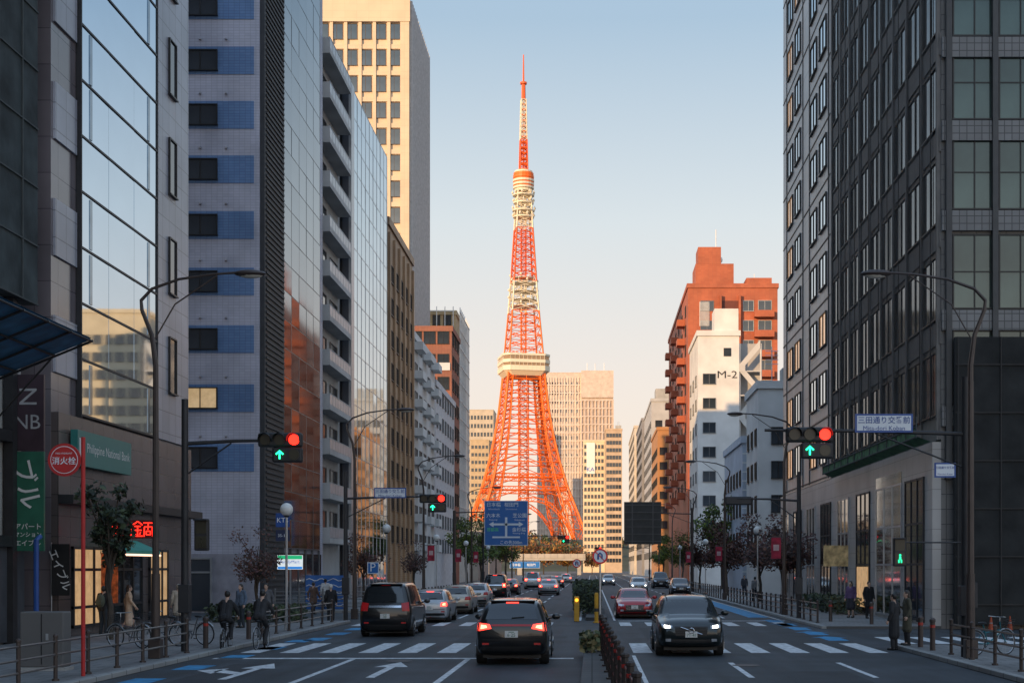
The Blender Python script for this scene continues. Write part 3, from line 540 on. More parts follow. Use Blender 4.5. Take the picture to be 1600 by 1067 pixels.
# ---------------------------------------------------------------- lattice tower
TO=mat('tower_orange',(.84,.155,.012),.5,0,.06,.05);TW=mat('tower_white',(.75,.65,.48),.55,0,.06,.05);TR=mat('tower_red',(.76,.105,.012),.5,0,.06,.05)
TY=983.;k4=TY/F;TT=thing('lattice_tower','tall orange and white lattice broadcasting tower above the street','tower',(gx(818,TY),TY,0),math.radians(13))
prof=[(850,106),(842,101),(800,85),(760,69),(720,57),(680,47.5),(640,40.5),(600,35.5),(550,31),(500,26),(450,21.5),(400,18),(350,14.5),(298,12)]
def hw(y):
    for (a,b),(c,d) in zip(prof,prof[1:]):
        if a>=y>=c:return (b+(d-b)*(a-y)/(a-c))*k4/1.2
    return prof[-1][1]*k4/1.2
tz=lambda y:gz(y,TY)
low=[850,828,806,784,763,743,724,706,689,673,658,644,631,618,606,595,585]
for sx in(-1,1):
    for sy in(-1,1):
        g=G()
        def cc(y):
            a=hw(y);w=max(3.4,min(9.5,a*.26));z=tz(y);return [V((sx*(a-p*w),sy*(a-q*w),z)) for p,q in((0,0),(1,0),(1,1),(0,1))]
        for y0,y1 in zip(low,low[1:]):
            a,b=cc(y0),cc(y1)
            for i in range(4):
                j=(i+1)%4;g.tube([a[i],b[i]],.7 if i==0 else .42,4);g.tube([a[i],b[j]],.19,4);g.tube([a[j],b[i]],.19,4);g.tube([b[i],b[j]],.24,4)
        g.mk('leg',TO,TT)
g=G()
def corner(y,off=0):a=hw(y)-off;z=tz(y);return [V((-a,-a,z)),V((a,-a,z)),V((a,a,z)),V((-a,a,z))]
for n_,(y0,y1) in enumerate(zip(low[3:],low[4:])):
    a,b=corner(y0,.6),corner(y1,.6)
    for i in range(4):
        j=(i+1)%4;g.tube([b[i],b[j]],.38,4)
        ma,mb=(a[i]+a[j])/2,(b[i]+b[j])/2
        g.tube([a[i],mb],.28,4);g.tube([a[j],mb],.28,4)
        if n_>3:g.tube([ma,mb],.22,4)
        if n_ in(0,1):
            c=b[i]+V((0,0,-2.2));d=b[j]+V((0,0,-2.2));g.tube([c,d],.4,4)
            for q in range(14):g.tube([b[i].lerp(b[j],q/14),c.lerp(d,(q+.5)/14)],.18,4);g.tube([c.lerp(d,(q+.5)/14),b[i].lerp(b[j],(q+1)/14)],.18,4)
for i in range(4):   # arches
    p,q=corner(850,9)[i],corner(850,9)[(i+1)%4];pts=[];pt2=[]
    for t in range(17):
        u=t/16;c=p.lerp(q,u);c.z=tz(850)+(tz(786)-tz(850))*(1-abs(2*u-1)**2.4);e=c.copy();e.z+=2.6;pts.append(c);pt2.append(e)
    g.tube(pts,.4,4);g.tube(pt2,.4,4)
    for t in range(16):g.tube([pts[t],pt2[t+1]],.2,4);g.tube([pts[t],pt2[t]],.2,4)
g.mk('leg_bracing',TO,TT)
g=G();g.box(-3.6,3.6,-3.6,3.6,tz(850),tz(840))
for y in range(850,590,-9):
    for a,b in(((-3,-3),(3,-3)),((3,-3),(3,3)),((3,3),(-3,3)),((-3,3),(-3,-3))):g.tube([(*a,tz(y)),(*b,tz(y-9))],.2,4);g.tube([(*a,tz(y)),(*a,tz(y-9))],.36,4);g.tube([(*a,tz(y)),(*b,tz(y))],.2,4)
g.mk('lift_shaft',TO,TT)
def section(ys,m,n='lattice_section'):
    g=G()
    for y0,y1 in zip(ys,ys[1:]):
        a,b=corner(y0),corner(y1)
        for i in range(4):
            j=(i+1)%4;g.tube([a[i],b[i]],.56,4);g.tube([a[i],b[j]],.25,4);g.tube([a[j],b[i]],.25,4);g.tube([b[i],b[j]],.29,4)
        for x,y in((-1.6,-1.6),(1.6,-1.6),(1.6,1.6),(-1.6,1.6)):g.tube([(x,y,tz(y0)),(x,y,tz(y1))],.3,4);g.tube([(x,y,tz(y0)),(-x,y,tz(y1))],.18,4)
    return g.mk(n,m,TT)
section([556,541,527,513,500,488],TO);section([488,476,464,453,442],TW);section([442,431,420,409,398,388,378,368,358],TR);section([358,349,340,331,322,313,304,298],TW)
g=G();q=43*k4/1.18
for z0,z1,a0,a1,m in((tz(590),tz(583),q*.8,q*.97,1),(tz(583),tz(575.5),q,q,1),(tz(575.5),tz(571),q*.97,q*.97,2),(tz(571),tz(566),q*1.01,q*1.01,1),(tz(566),tz(560),q*.97,q*.97,2),(tz(560),tz(557),q*1.01,q*1.01,1)):
    c=.25;v=[]
    for a,z in((a0,z0),(a1,z1)):
        for x,y in((-1,-1+c),(-1+c,-1),(1-c,-1),(1,-1+c),(1,1-c),(1-c,1),(-1+c,1),(-1,1-c)):v.append((x*a,y*a,z))
    g.add(v,[(i,(i+1)%8,8+(i+1)%8,8+i) for i in range(8)]+[tuple(range(7,-1,-1)),tuple(range(8,16))],m-1)
for i in range(24):
    a=2*PI*i/24;g.box(q*.97*math.cos(a)-.15,q*.97*math.cos(a)+.15,q*.97*math.sin(a)-.15,q*.97*math.sin(a)+.15,tz(557),tz(553))
g.mk('main_deck',[TW,mat('deck_glass',(.36,.22,.12),.15,.6)],TT)
g=G()
for k in range(9):
    for s_ in(-1,1):x=-q*.72+k*q*.18;g.box(x-.12,x+.12,s_*q*1.0-.1,s_*q*1.0+.1,tz(583),tz(558));g.box(s_*q*1.0-.1,s_*q*1.0+.1,x-.12,x+.12,tz(583),tz(558))
g.mk('deck_mullion',TW,TT)
g=G()
for y,r in((480,24),(470,25),(457,25),(444,23),(436,22)):
    g.lathe((0,0,tz(y)),[(r*k4*.85,0),(r*k4*.85,.35),(r*k4*.6,.4)],12)
    for i in range(10):
        a=2*PI*i/10+y;x,yy=r*k4*.9*math.cos(a),r*k4*.9*math.sin(a);g.tube([(x,yy,tz(y)),(x,yy,tz(y)+3.2)],.2,4)
        if i%2:g.ball((x*1.05,yy*1.05,tz(y)+2),(.8,.8,.9))
g.mk('antenna_platform',TW,TT)
g=G()
for y,r in((340,16.5),(330,17.5),(318,16),(306,17)):
    g.lathe((0,0,tz(y)),[(r*k4*.7,-.9),(r*k4,-.4),(r*k4,.4),(r*k4*.8,.5)],16)
    for i in range(9):
        a=2*PI*i/9+y;x,yy=r*k4*math.cos(a),r*k4*math.sin(a);g.ball((x,yy,tz(y)+1.8),(.8,.8,.9));g.tube([(x,yy,tz(y)),(x,yy,tz(y)+3.4)],.2,4)
g.mk('antenna_platform',TW,TT)
g=G();r=16.5*k4
for i,(y0,y1,s,m) in enumerate(((300,296,.86,1),(296,292.5,1,1),(292.5,290.5,.97,0),(290.5,287,1.01,1),(287,285,.97,0),(285,281.5,1.02,1),(281.5,279.5,.97,0),(279.5,275,1.0,0),(275,271,.96,0),(271,268,.86,1),(268,265,.5,0))):
    g.lathe((0,0,0),[(r*s*.98,tz(y0)),(r*s,tz(y0)+.2),(r*s,tz(y1)-.2),(r*s*.95,tz(y1))],20,m)
g.mk('top_deck',[TO,TW],TT)
def mast(y0,y1,a0,a1,n,m,core):
    g=G()
    for k in range(n):
        u,v=k/n,(k+1)/n;za,zb=tz(y0+(y1-y0)*u),tz(y0+(y1-y0)*v);a=(a0+(a1-a0)*u)*k4/1.2;b=(a0+(a1-a0)*v)*k4/1.2
        P0=[V((x*a,y*a,za)) for x,y in((-1,-1),(1,-1),(1,1),(-1,1))];P1=[V((x*b,y*b,zb)) for x,y in((-1,-1),(1,-1),(1,1),(-1,1))]
        for i in range(4):
            j=(i+1)%4;g.tube([P0[i],P1[i]],.32,4);g.tube([P0[i],P1[j]],.16,4);g.tube([P0[j],P1[i]],.16,4);g.tube([P1[i],P1[j]],.24,4)
    g.tube([(0,0,tz(y0)),(0,0,tz(y1))],core,6);g.mk('mast_section',m,TT)
mast(266,219,7.2,6.,7,TR,.45);mast(219,156,6.,4.4,9,TW,.4)
g=G()
for k in range(12):
    y=258-k*8.5;g.box(-2.2+k*.08,2.2-k*.08,-2.2+k*.08,2.2-k*.08,tz(y),tz(y)+.9)
g.mk('mast_panel',TO,TT)
g=G();g.tube([(0,0,tz(156)),(0,0,tz(130))],[3.5*k4,3.*k4],8);g.lathe((0,0,0),[(2.4,tz(132)),(2.4,tz(129)),(1,tz(128))],8);g.tube([(0,0,tz(129)),(0,0,tz(108)),(0,0,tz(86))],[.7,.55,.38],6);g.mk('antenna_tip',TR,TT)
# hill with woods
g=G();n=24;v=[]
for i in range(n+1):
    for j in range(n+1):
        x=-260+520*i/n;y=-230+460*j/n;r=math.hypot(x/260,y/230);v.append((x-45,y+985,max(0,1-r**3)*21-.3 if r<1 else -.3))
g.add(v,[(i*(n+1)+j,(i+1)*(n+1)+j,(i+1)*(n+1)+j+1,i*(n+1)+j+1) for i in range(n) for j in range(n)]);struct(g.mk('hill',mat('hill_green',(.06,.06,.03),.9,0,.4,.05),sm=True))
# ---------------------------------------------------------------- trees
def leafm(n,c):
    return mat(n,c,.7,0,.45,.9)
bark=mat('bark',(.07,.055,.042),.9,0,.3,4)
def tree(label,loc,h,rx,ms,nl=1500,ls=.16,seed=1,trunk=.35,g_='street trees along the avenue',n='street_tree'):
    R=random.Random(seed);t=thing(n,label,'tree',loc,R.uniform(0,6),g_);g=G();th=h*trunk
    g.tube([(0,0,0),(.04*h*.2,0,th*.6),(0,.02*h,th),(.03*h,0,h*.8)],[h*.022,h*.018,h*.015,h*.004],7);cl=[]
    for i in range(11):
        a=i*2.4+R.random();b=R.uniform(.45,1)*rx;z0=th*R.uniform(.8,1.5);z1=h*R.uniform(.45,.97);e=V((b*math.cos(a)*.85,b*math.sin(a)*.85,z1));s0=V((0,0,min(z0,h*.7)))
        g.tube([s0,s0.lerp(e,.5)+V((0,0,.05*h)),e],[h*.009,h*.006,h*.003],5);cl.append((e,rx*R.uniform(.28,.5)))
        f=s0.lerp(e,.6)+V((R.uniform(-.3,.3)*rx,R.uniform(-.3,.3)*rx,0));g.tube([s0.lerp(e,.4),f],[h*.005,h*.002],4);cl.append((f,rx*R.uniform(.25,.4)))
    g.mk('trunk',bark,t);g=G()
    for i in range(nl):
        c,r=cl[R.randrange(len(cl))];d=V((R.gauss(0,1),R.gauss(0,1),R.gauss(0,.8)));d=d.normalized()*r*R.random()**.4;p=c+d
        u=V((R.uniform(-1,1),R.uniform(-1,1),R.uniform(-1,1))).normalized();w=u.orthogonal().normalized();s=ls*R.uniform(.6,1.3)
        g.quad(p-u*s,p+w*s*.6,p+u*s,p-w*s*.6,R.randrange(len(ms)))
    g.mk('crown',ms,t);return t
dk=[leafm('leaf_dark',(.04,.06,.032)),leafm('leaf_mid',(.065,.085,.036)),leafm('leaf_black',(.025,.034,.022))]
pu=[leafm('leaf_plum',(.10,.042,.04)),leafm('leaf_rust',(.14,.06,.035)),leafm('leaf_brown',(.06,.036,.028))]
gn=[leafm('leaf_green',(.10,.15,.03)),leafm('leaf_lime',(.17,.21,.04)),leafm('leaf_mid',(.05,.07,.03))]
au=[leafm('leaf_orange',(.30,.11,.03)),leafm('leaf_red',(.2,.06,.025)),leafm('leaf_mid',(.05,.07,.03)),leafm('leaf_brown',(.045,.028,.022))]
tree('dark evergreen street tree before the glass tower shop',(gx(172,46.5),46.5,P),5.3,1.0,dk,1500,.11,3)
t1=tree('plum leaved small tree by the left railing near striped building',(-14.6,62,P),4.1,1.25,pu,1500,.075,8)
for i,(x,y,l,s) in enumerate([(-14.8,92,'plum leaved small tree under the left balconies',1.1),(-14,112,'plum leaved tree farther up the left pavement by blue glass',1.1)]):dup(t1,(x,y,P),i*1.3,l,sc=s)
t1b=tree('plum leaved tree nearest on the right pavement',(11.3,84,P),5.2,1.9,pu,3200,.11,14)
for i,(x,y,l,s) in enumerate([(11.6,98,'plum leaved tree second along the right pavement',1.1),(11.2,118,'plum leaved tree third along the right pavement',1.1),(11.4,150,'plum leaved tree fourth along right pavement, far',1.15)]):dup(t1b,(x,y,P),1+i*1.3,l,sc=s)
t2=tree('bright green tree on right before the stair tower',(14.0,152,P),9.5,2.9,gn,3200,.17,11)
dup(t2,(-13.2,150,P),2,'tall green tree far on the left pavement',sc=.8);dup(t2,(-13.4,172,P),1,'second green tree far on the left pavement',sc=.85);dup(t2,(-13,215,P),3,'third green tree far on left before the gap',sc=.9);dup(t2,(11.5,180,P),4,'green tree on the right beyond the dark sign back',sc=.7);dup(t2,(11.5,230,P),5,'second green tree far on right pavement',sc=.8)
t3=tree('autumn orange tree behind the far expressway, leftmost in view',(-34,462,0),10,5.5,au[:3]+[leafm('leaf_gold',(.36,.19,.04))],2600,.4,21,g_='autumn trees beyond the expressway')
for i,(x,y,s) in enumerate([(-25,466,1.),(-16,470,1.05),(-8,468,.9),(-46,470,1),(0,475,.8)]):dup(t3,(x,y,0),i*1.7,'autumn orange tree behind the far expressway, '+('second from left','third from left','fourth from left','','rightmost')[i] if i!=3 else 'autumn tree hidden left behind the expressway near low buildings',sc=s)
R2=random.Random(4);g=G();wl=au+[leafm('leaf_gold',(.36,.19,.04)),leafm('leaf_olive',(.11,.12,.04))]
for c_ in range(230):
    a=R2.uniform(-190,110);b=R2.uniform(780,880);r=math.hypot((a+45)/260,(b-985)/230);z0=max(0,1-r**3)*21 if r<1 else 0;rr=R2.uniform(2.2,4.2);mi=R2.randrange(6)
    for i in range(70):
        d=V((R2.gauss(0,1),R2.gauss(0,1),R2.gauss(0,.9))).normalized()*rr*R2.random()**.4;p=V((a,b,z0+rr*.9))+d
        u=V((R2.uniform(-1,1),R2.uniform(-1,1),R2.uniform(-1,1))).normalized();w=u.orthogonal().normalized();s=R2.uniform(.4,.9);g.quad(p-u*s,p+w*s*.8,p+u*s,p-w*s*.8,mi if R2.random()<.75 else R2.randrange(6))
o=g.mk('woodland',wl);tag(o,'far wooded slope in autumn colours at the foot of the lattice tower','woods');o['kind']='stuff'
R2=random.Random(9)
def hedge(label,x0,x1,y0,y1,h,ms,n,z0=.16):
    t=thing('hedge',label,'hedge',((x0+x1)/2,(y0+y1)/2,z0));g=G();a,b=(x1-x0)/2,(y1-y0)/2
    for i in range(n):
        p=V((R2.uniform(-a,a),R2.uniform(-b,b),h*R2.random()**.6*(1+.12*math.sin(R2.random()*9))));u=V((R2.uniform(-1,1),R2.uniform(-1,1),R2.uniform(-1,1))).normalized();w=u.orthogonal().normalized();s=R2.uniform(.06,.13);g.quad(p-u*s,p+w*s*.7,p+u*s,p-w*s*.7,R2.randrange(len(ms)))
    g.mk('foliage',ms,t);g=G();g.tube([(0,-b*.9,.02),(0,b*.9,.02)],.05,5);g.mk('stem',bark,t)
hedge('clipped hedge on the central median behind the yellow post',-.95,.45,70,82,1.45,dk,4000)
hedge('small tuft of weeds at the end of near median',-.3,.2,38.6,39.8,.5,[leafm('leaf_straw',(.2,.17,.08)),dk[1]],260)
hedge('low hedge behind the left railing near the plum tree',-16.5,-12.5,60.5,62.5,.7,dk,1500,.12)
hedge('low hedge at the foot of the right block',11.9,13.5,70,82,.8,dk,1800,.12)
# ---------------------------------------------------------------- street furniture
warmg=mat('lamp_glass',(.5,.48,.42),.3)
def lamp(label,x,y,s):
    t=thing('street_lamp',label,'street lamp',(x,y,P),0 if s>0 else PI,'street lamps along the avenue');g=G()
    g.tube([(0,0,.0),(0,0,2.2)],[.12,.11],10);g.tube([(0,0,2.2),(0,0,7.6),(-.1,0,8.4),(-.36,0,9.05),(-.38,0,9.3),(-.1,0,9.6),(.6,0,9.85),(1.5,0,9.98),(2.1,0,10.02)],[.09,.07,.06,.05,.045,.042,.036,.032,.03],8)
    g.mk('pole',brownp,t,sm=True);g=G();g.tube([(-.02,0,8.3),(.5,0,9.2),(1.6,0,9.95)],.02,6);g.mk('brace',brownp,t)
    g=G();g.ball((2.45,0,10.0),(.42,.17,.1),12,6);g.mk('lamp_head',brownp,t,sm=True);g=G();g.ball((2.48,0,9.94),(.3,.13,.07),10,6);g.mk('lens',warmg,t,sm=True)
    g=G();g.box(-.16,.16,-.16,.16,0,.5);g.mk('base',brownp,t,bev=.02)
    return t
lp=lamp('tall brown curved street lamp nearest on the left',-11.35,37,1)
names=['second','third','fourth','fifth','sixth','seventh']
for i,(y,x) in enumerate([(68,-11.35),(98,-11.6),(137,-11.6),(172,-11.6),(206,-11.6),(240,-11.6)]):dup(lp,(x,y,P if y!=68 else 0),0,'tall brown curved street lamp, %s along the left pavement'%names[i])
dup(lp,(9.85,37,P),PI,'tall brown curved street lamp nearest on the right')
for i,(y,x) in enumerate([(71,9.6),(103,9.6),(137,9.7),(172,9.7),(206,9.7),(240,9.7)]):dup(lp,(x,y,P),PI,'tall brown curved street lamp, %s along the right pavement'%names[i])
globe=mat('white_globe',(.75,.75,.72),.3,0,.03)
gl=thing('globe_lamp','white globe lamp on slim post in front of the striped building','street lamp',(-11.6,54,P),0,'globe lamps on the pavements')
G().tube([(0,0,0),(0,0,.8),(0,0,4.3)],[.09,.05,.045]).mk('post',alu,gl,sm=True);G().ball((0,0,4.55),.25,14,10).mk('globe',globe,gl,sm=True);G().lathe((0,0,4.25),[(.05,0),(.12,.05),(.1,.1)],10).mk('collar',darkm,gl)
for i,(x,y) in enumerate([(-11.7,81),(-11.7,107),(-11.7,132),(-11.7,160),(9.9,85),(9.9,124),(9.9,160)]):dup(gl,(x,y,P),0,'white globe lamp, '+('second on the left pavement','third on the left pavement','fourth on the left pavement','farthest on the left pavement','nearest on the right pavement','second on the right pavement','farthest on the right pavement')[i])
# signals
redl=mat('signal_red_lit',(1,.02,.01),.4,emit=4);grl=mat('signal_green_lit',(.02,1,.4),.4,emit=3.5);lensd=mat('signal_lens_off',(.04,.035,.02),.3)
def cylY(g,x,z,r,y0,y1,n=16,m=0):g.tube([(x,y0,z),(x,y1,z)],r,n,m)
def signal(label,x,y,z,rz=0,ax=1,lit=True):
    t=thing('traffic_signal',label,'traffic light',(x,y,z),rz,'traffic signals over the avenue')
    G().box(-.62,.62,-.1,.12,-.2,.2).mk('housing',darkm,t,bev=.06)
    for i,xx in enumerate((-.4,0,.4)):
        g=G();cylY(g,xx,0,.15,-.13,-.1);o=g.mk('lens',redl if i==2 and lit else lensd,t);g=G();n=14
        for k in range(n):
            a0,a1=-.25+k*(PI+.5)/n,-.25+(k+1)*(PI+.5)/n;g.quad((xx+.175*math.cos(a0),-.1,.175*math.sin(a0)),(xx+.175*math.cos(a1),-.1,.175*math.sin(a1)),(xx+.175*math.cos(a1),-.32,.175*math.sin(a1)),(xx+.175*math.cos(a0),-.32,.175*math.sin(a0)))
        g.mk('visor',darkm,o)
    if ax:
        G().box(-.22,.62,-.1,.12,-.63,-.215).mk('arrow_housing',darkm,t,bev=.05)
        g=G();g.tube([(0,-.125,-.54),(0,-.125,-.33)],.022,4);g.tube([(-.1,-.125,-.41),(0,-.125,-.31),(.1,-.125,-.41)],.022,4);g.mk('arrow_lamp',grl,t)
        g=G();cylY(g,.4,-.42,.15,-.12,-.1);g.mk('lens',lensd,t)
    return t
def spole(label,x,y,h,arm,az,s,r=.11,m=darkm):
    t=thing('signal_pole',label,'pole',(x,y,0.004),0,'poles carrying signals');g=G();g.tube([(0,0,0),(0,0,h)],[r,r*.85],10);g.mk('post',m,t,sm=True)
    if arm:
        g=G();g.tube([(0,0,az),(s*arm*.5,0,az+.08),(s*arm,0,az+.1)],[.06,.05,.04],8);g.tube([(0,0,az-.9),(s*arm*.45,0,az+.02)],.025,6);g.mk('arm',m,t,sm=True)
    g=G();g.box(-.16,.16,-.14,.14,1.2,2.);g.mk('control_box',m,t,bev=.02);return t
spole('dark signal pole with arm by the left crosswalk',-11.45,40,7.2,2.9,5.95,1)
signal('red traffic light with green up arrow over the left lanes, near',gx(440,40),39.86,gz(688,40))
spole('dark signal pole with arm by the right crosswalk',gx(1508,37.6),37.6,7.5,5.3,6.0,-1)
signal('red traffic light with green up arrow at the upper right',gx(1263,37.6),37.45,gz(680,37.6))
spole('dark signal pole with arm beyond the intersection on left',gx(540,66),66,6.9,4.1,5.65,1)
signal('small red traffic light with arrow beyond the intersection',gx(677,66),65.86,gz(779,66))
spole('dark signal pole at right beyond the side street',9.6,66,6.9,2.9,5.55,-1);signal('unlit signal seen from behind on the right far arm',gx(1154,66),66.1,gz(782,66),PI,0,False)
signal('small green and red light far down the left lanes',-3,150,5.6,0,1)
signal('far tiny signal near the expressway over the right lanes',1,240,5.6,0,0)
spole('dark pole whose arm carries the far small signal on left',-11.5,150.2,6.6,8.6,5.65,1);spole('farthest pole with arm near the expressway',9.7,240.2,6.6,8.8,5.65,-1)
spole('tall plain dark pole by the right shopfronts',gx(1454,50),44.6,8.3,0,0,1,.09)
def ped(label,x,y,z,green):
    t=thing('pedestrian_signal',label,'pedestrian signal',(x,y,z),0,'pedestrian signals');G().box(-.2,.2,-.1,.1,-.45,.45).mk('housing',darkm,t,bev=.04);o=G().box(-.15,.15,-.115,-.101,.04,.38).mk('red_lens',lensd,t)
    o=G().box(-.15,.15,-.115,-.101,-.38,-.04).mk('green_lens',lensd,t);g=G();g.ball((0,-.13,-.1),.035);g.box(-.03,.03,-.14,-.12,-.24,-.14);g.box(-.06,-.02,-.14,-.12,-.34,-.24);g.box(.02,.06,-.14,-.12,-.34,-.24);g.mk('walking_figure',mat('walk_green',(.02,1,.4),.4,emit=1.5) if green else lensd,t)
    G().box(-.19,.19,-.25,-.1,.4,.43).mk('visor',darkm,t)
ped('green walking man signal on the right pole',gx(1404,44.5),44.4,gz(862,44.5),True);ped('dark pedestrian signal on the left crosswalk pole',-11.0,40.1,3.4,False)
g=thing('sign_bracket','short steel arm joining the walking man signal to the right plain pole','bracket',(gx(1404,44.5),44.5,gz(862,44.5)));q=G();q.tube([(0,.06,.3),(gx(1454,50)-gx(1404,44.5),.1,.3)],.025,6);q.mk('arm',darkm,g)
# signs
def panel(n,label,x,y,z,w,h,m,txt,rz=0,bor=None,c='sign',g_=None,th=.05):
    t=thing(n,label,c,(x,y,z),rz,g_)
    if bor:G().box(-w/2,w/2,-th/2,th/2,-h/2,h/2).mk('border',bor,t);G().box(-w/2+.05,w/2-.05,-th/2-.004,th/2-.01,-h/2+.05,h/2-.05).mk('panel',m,t)
    else:G().box(-w/2,w/2,-th/2,th/2,-h/2,h/2).mk('panel',m,t)
    for s,u,v,tw,h_,tm in txt:text(s,tw,h_,tm,t,(u,-th/2-.012,v))
    return t
swh=mat('sign_white',(.70,.74,.78),.4,0,.03);sbl=mat('sign_navy',(.02,.08,.30),.4);sdb=mat('direction_sign_blue',(.015,.15,.46),.4,0,.05);stx=mat('sign_text_white',(.78,.82,.86),.4,0,.02)
for l,p0,p1,q0,q1,Y in(('white blue name board on the signal arm at upper right',1335,1425,647,676,37.6),('white blue name board on the left arm beyond the intersection',585,635,762,778,65.9),('small white blue name board on the right plain pole',1459,1492,723,746,44.5)):
    w,h=(p1-p0)*Y/F,(q1-q0)*Y/F;panel('street_name_sign',l,gx((p0+p1)/2,Y),Y-.08,gz((q0+q1)/2,Y),w,h,swh,[('三田通り交番前',0,h*.17,w*.9,h*.48,sbl),('Mita-dori Koban',0,-h*.27,w*.72,h*.3,sbl)],0,sbl,g_='street name boards')
Y=124;w,h=68*Y/F,70*Y/F;dx,dz=w/68,h/70
ds=panel('direction_sign','large blue overhead direction sign with white arrows',gx(791,Y),Y-.1,gz(817,Y),w,h,sdb,[('日本橋',-19*dx,29*dz,1.2,.4,stx),('桜田門',8*dx,29*dz,1.2,.4,stx),('Nihombashi',-19*dx,22*dz,1.0,.17,stx),('Sakuradamon',8*dx,22*dz,1.0,.17,stx),('六本木',-20*dx,12*dz,1.2,.4,stx),('Roppongi',-20*dx,5*dz,.9,.17,stx),('芝公園',21*dx,12*dz,1.2,.4,stx),('Shibakoen',21*dx,5*dz,.9,.17,stx),('金杉橋',20*dx,-10*dz,1.2,.4,stx),('Kanasugi Brdg',20*dx,-16*dz,1.3,.17,stx),('首都高',-21*dx,-10*dz,1.0,.34,mat('sign_green_text',(.1,.6,.25))),('この先300m',8*dx,-30*dz,1.9,.38,stx)],0,stx,c='road sign')
g=G();g.box(-.1,.1,-.02,0,-1.2,.6);g.box(-1.1,1.1,-.02,-.001,-.1,.08);g.add([(-1.1,-.02,-.25),(-1.1,-.02,.23),(-1.5,-.02,0)],((0,1,2),));g.add([(1.1,-.02,-.25),(1.5,-.02,0),(1.1,-.02,.23)],((0,1,2),));g.box(-1.2,1.2,-.019,-.002,-1.2,-1.05)
g.mk('arrows',stx,ds,(0,-.03,-.1))
spole('brown gantry pole holding the blue direction sign',-12,Y,7.4,5.6,7.2,1,.16,brownp);
spole('brown gantry pole holding the dark sign back on right',9.7,138,8.2,5.5,7.6,-1,.16,brownp)
Y=138;t=panel('direction_sign','dark back of an overhead direction sign on right',gx(1004,Y),Y-.2,gz(817,Y),58*Y/F,66*Y/F,mat('sign_back_grey',(.06,.058,.055),.5,.3),[],c='road sign')
g=G()
for i in range(6):g.box(-1.75,1.75,-.08,-.026,-1.8+i*.7,-1.72+i*.7)
for x in(-1,1):g.box(x-.06,x+.06,-.12,-.081,-2,2)
g.mk('stiffener',mat('stiffener_grey',(.12,.115,.11),.5,.3),t)
panel('guide_sign','small blue guide board hung below far expressway',gx(820,400),400,gz(882,400),8.5,1.9,sdb,[('日本橋',-2.4,0,2.4,.9,stx),('桜田門',1.8,0,2.4,.9,stx)],0,stx,c='road sign')
o=panel('parking_sign','blue parking board on a post beside the minivan lane',gx(583,86),86,gz(887,86),.7,.7,sdb,[('P',0,.05,.4,.5,stx)],0,stx);G().tube([(0,.05,-gz(887,86)+.1),(0,.05,.3)],.03).mk('post',alu,o)
o=panel('store_sign','backlit green white and blue store sign box on left',gx(452,78),78.2,gz(878,78),1.4,.78,mat('store_white',(.8,.85,.85),emit=.7),[('FamilyMart',0,0,1.15,.22,mat('store_blue',(.02,.12,.5),emit=.3))])
G().box(-.67,.67,-.03,-.026,.17,.37).mk('green_stripe',mat('store_green',(.02,.5,.2),emit=.7),o);G().box(-.67,.67,-.03,-.026,-.37,-.24).mk('blue_stripe',mat('store_blue2',(.03,.25,.7),emit=.7),o);G().tube([(0,.05,-gz(878,78)+.12),(0,.05,.3)],.05).mk('post',alu,o)
panel('blade_sign','dark blue blade sign with white letters on the striped building',gx(440,76.5),76.8,gz(812,76.5),.75,.75,sbl,[('KTS',0,0,.6,.3,stx)])
panel('blade_sign','small dark blade sign beneath white letters sign',gx(440,76.5),76.8,gz(836,76.5),.75,.6,mat('navy2',(.02,.03,.08)),[('35-18',0,0,.5,.2,stx)])
panel('poster_board','lit poster board on the right block wall',gx(1306,75),75,gz(868,75),1.3,1.1,mat('poster',(.4,.3,.15),.6,0,.9,3,emit=.1),[])
hd=thing('hydrant_sign','round red fire hydrant sign on red pole at far left','sign',(gx(130,31),31,P),0);hr=mat('hydrant_red',(.5,.025,.025),.45)
g=G();g.tube([(0,0,0),(0,0,5.2)],.045,8);g.mk('pole',hr,hd,sm=True)
g=G();cylY(g,-.38,4.70,.36,-.09,-.06,28);g.mk('disc',hr,hd);g=G();cylY(g,-.38,4.70,.30,-.095,-.091,28);cylY(g,-.38,4.70,.285,-.1,-.096,28,1);g.mk('ring',[stx,hr],hd);text('消火栓',.52,.22,stx,hd,(-.38,-.106,4.68));text('FIRE HYDRANT',.36,.06,stx,hd,(-.38,-.106,4.84))
def ringsign(label,x,y,z,r,zb=.16):
    t=thing('regulatory_sign',label,'road sign',(x,y,0),0,'round no turning signs on median');g=G();g.tube([(0,0,zb),(0,0,z+r)],.035,8);g.mk('post',alu,t,sm=True)
    g=G();cylY(g,0,z,r,-.06,-.04,24);g.mk('disc',stx,t);g=G();n=24
    for k in range(n):
        a0,a1=2*PI*k/n,2*PI*(k+1)/n;q=lambda a,s:(r*s*math.cos(a),-.064,z+r*s*math.sin(a));g.quad(q(a0,.78),q(a0,.995),q(a1,.995),q(a1,.78))
    g.quad((-.6*r,-.068,z+.66*r),(.66*r,-.068,z-.6*r),(.58*r,-.068,z-.7*r),(-.68*r,-.068,z+.56*r));g.mk('red_ring',mat('sign_red',(.55,.02,.02),.5,emit=.12),t)
    g=G();g.tube([(-.25*r,-.065,z-.4*r),(-.25*r,-.065,z+.2*r),(0,-.065,z+.42*r),(.25*r,-.065,z+.2*r),(.25*r,-.065,z-.3*r)],.07*r+.012,4);g.mk('symbol',sbl,t)
ringsign('round no turning sign on white post at near median end',.27,47.5,2.85,.26,0);ringsign('smaller round no turning sign farther along median hedge',-.9,84,2.7,.26,0)
yel=mat('safety_yellow',(.55,.29,.02),.5)
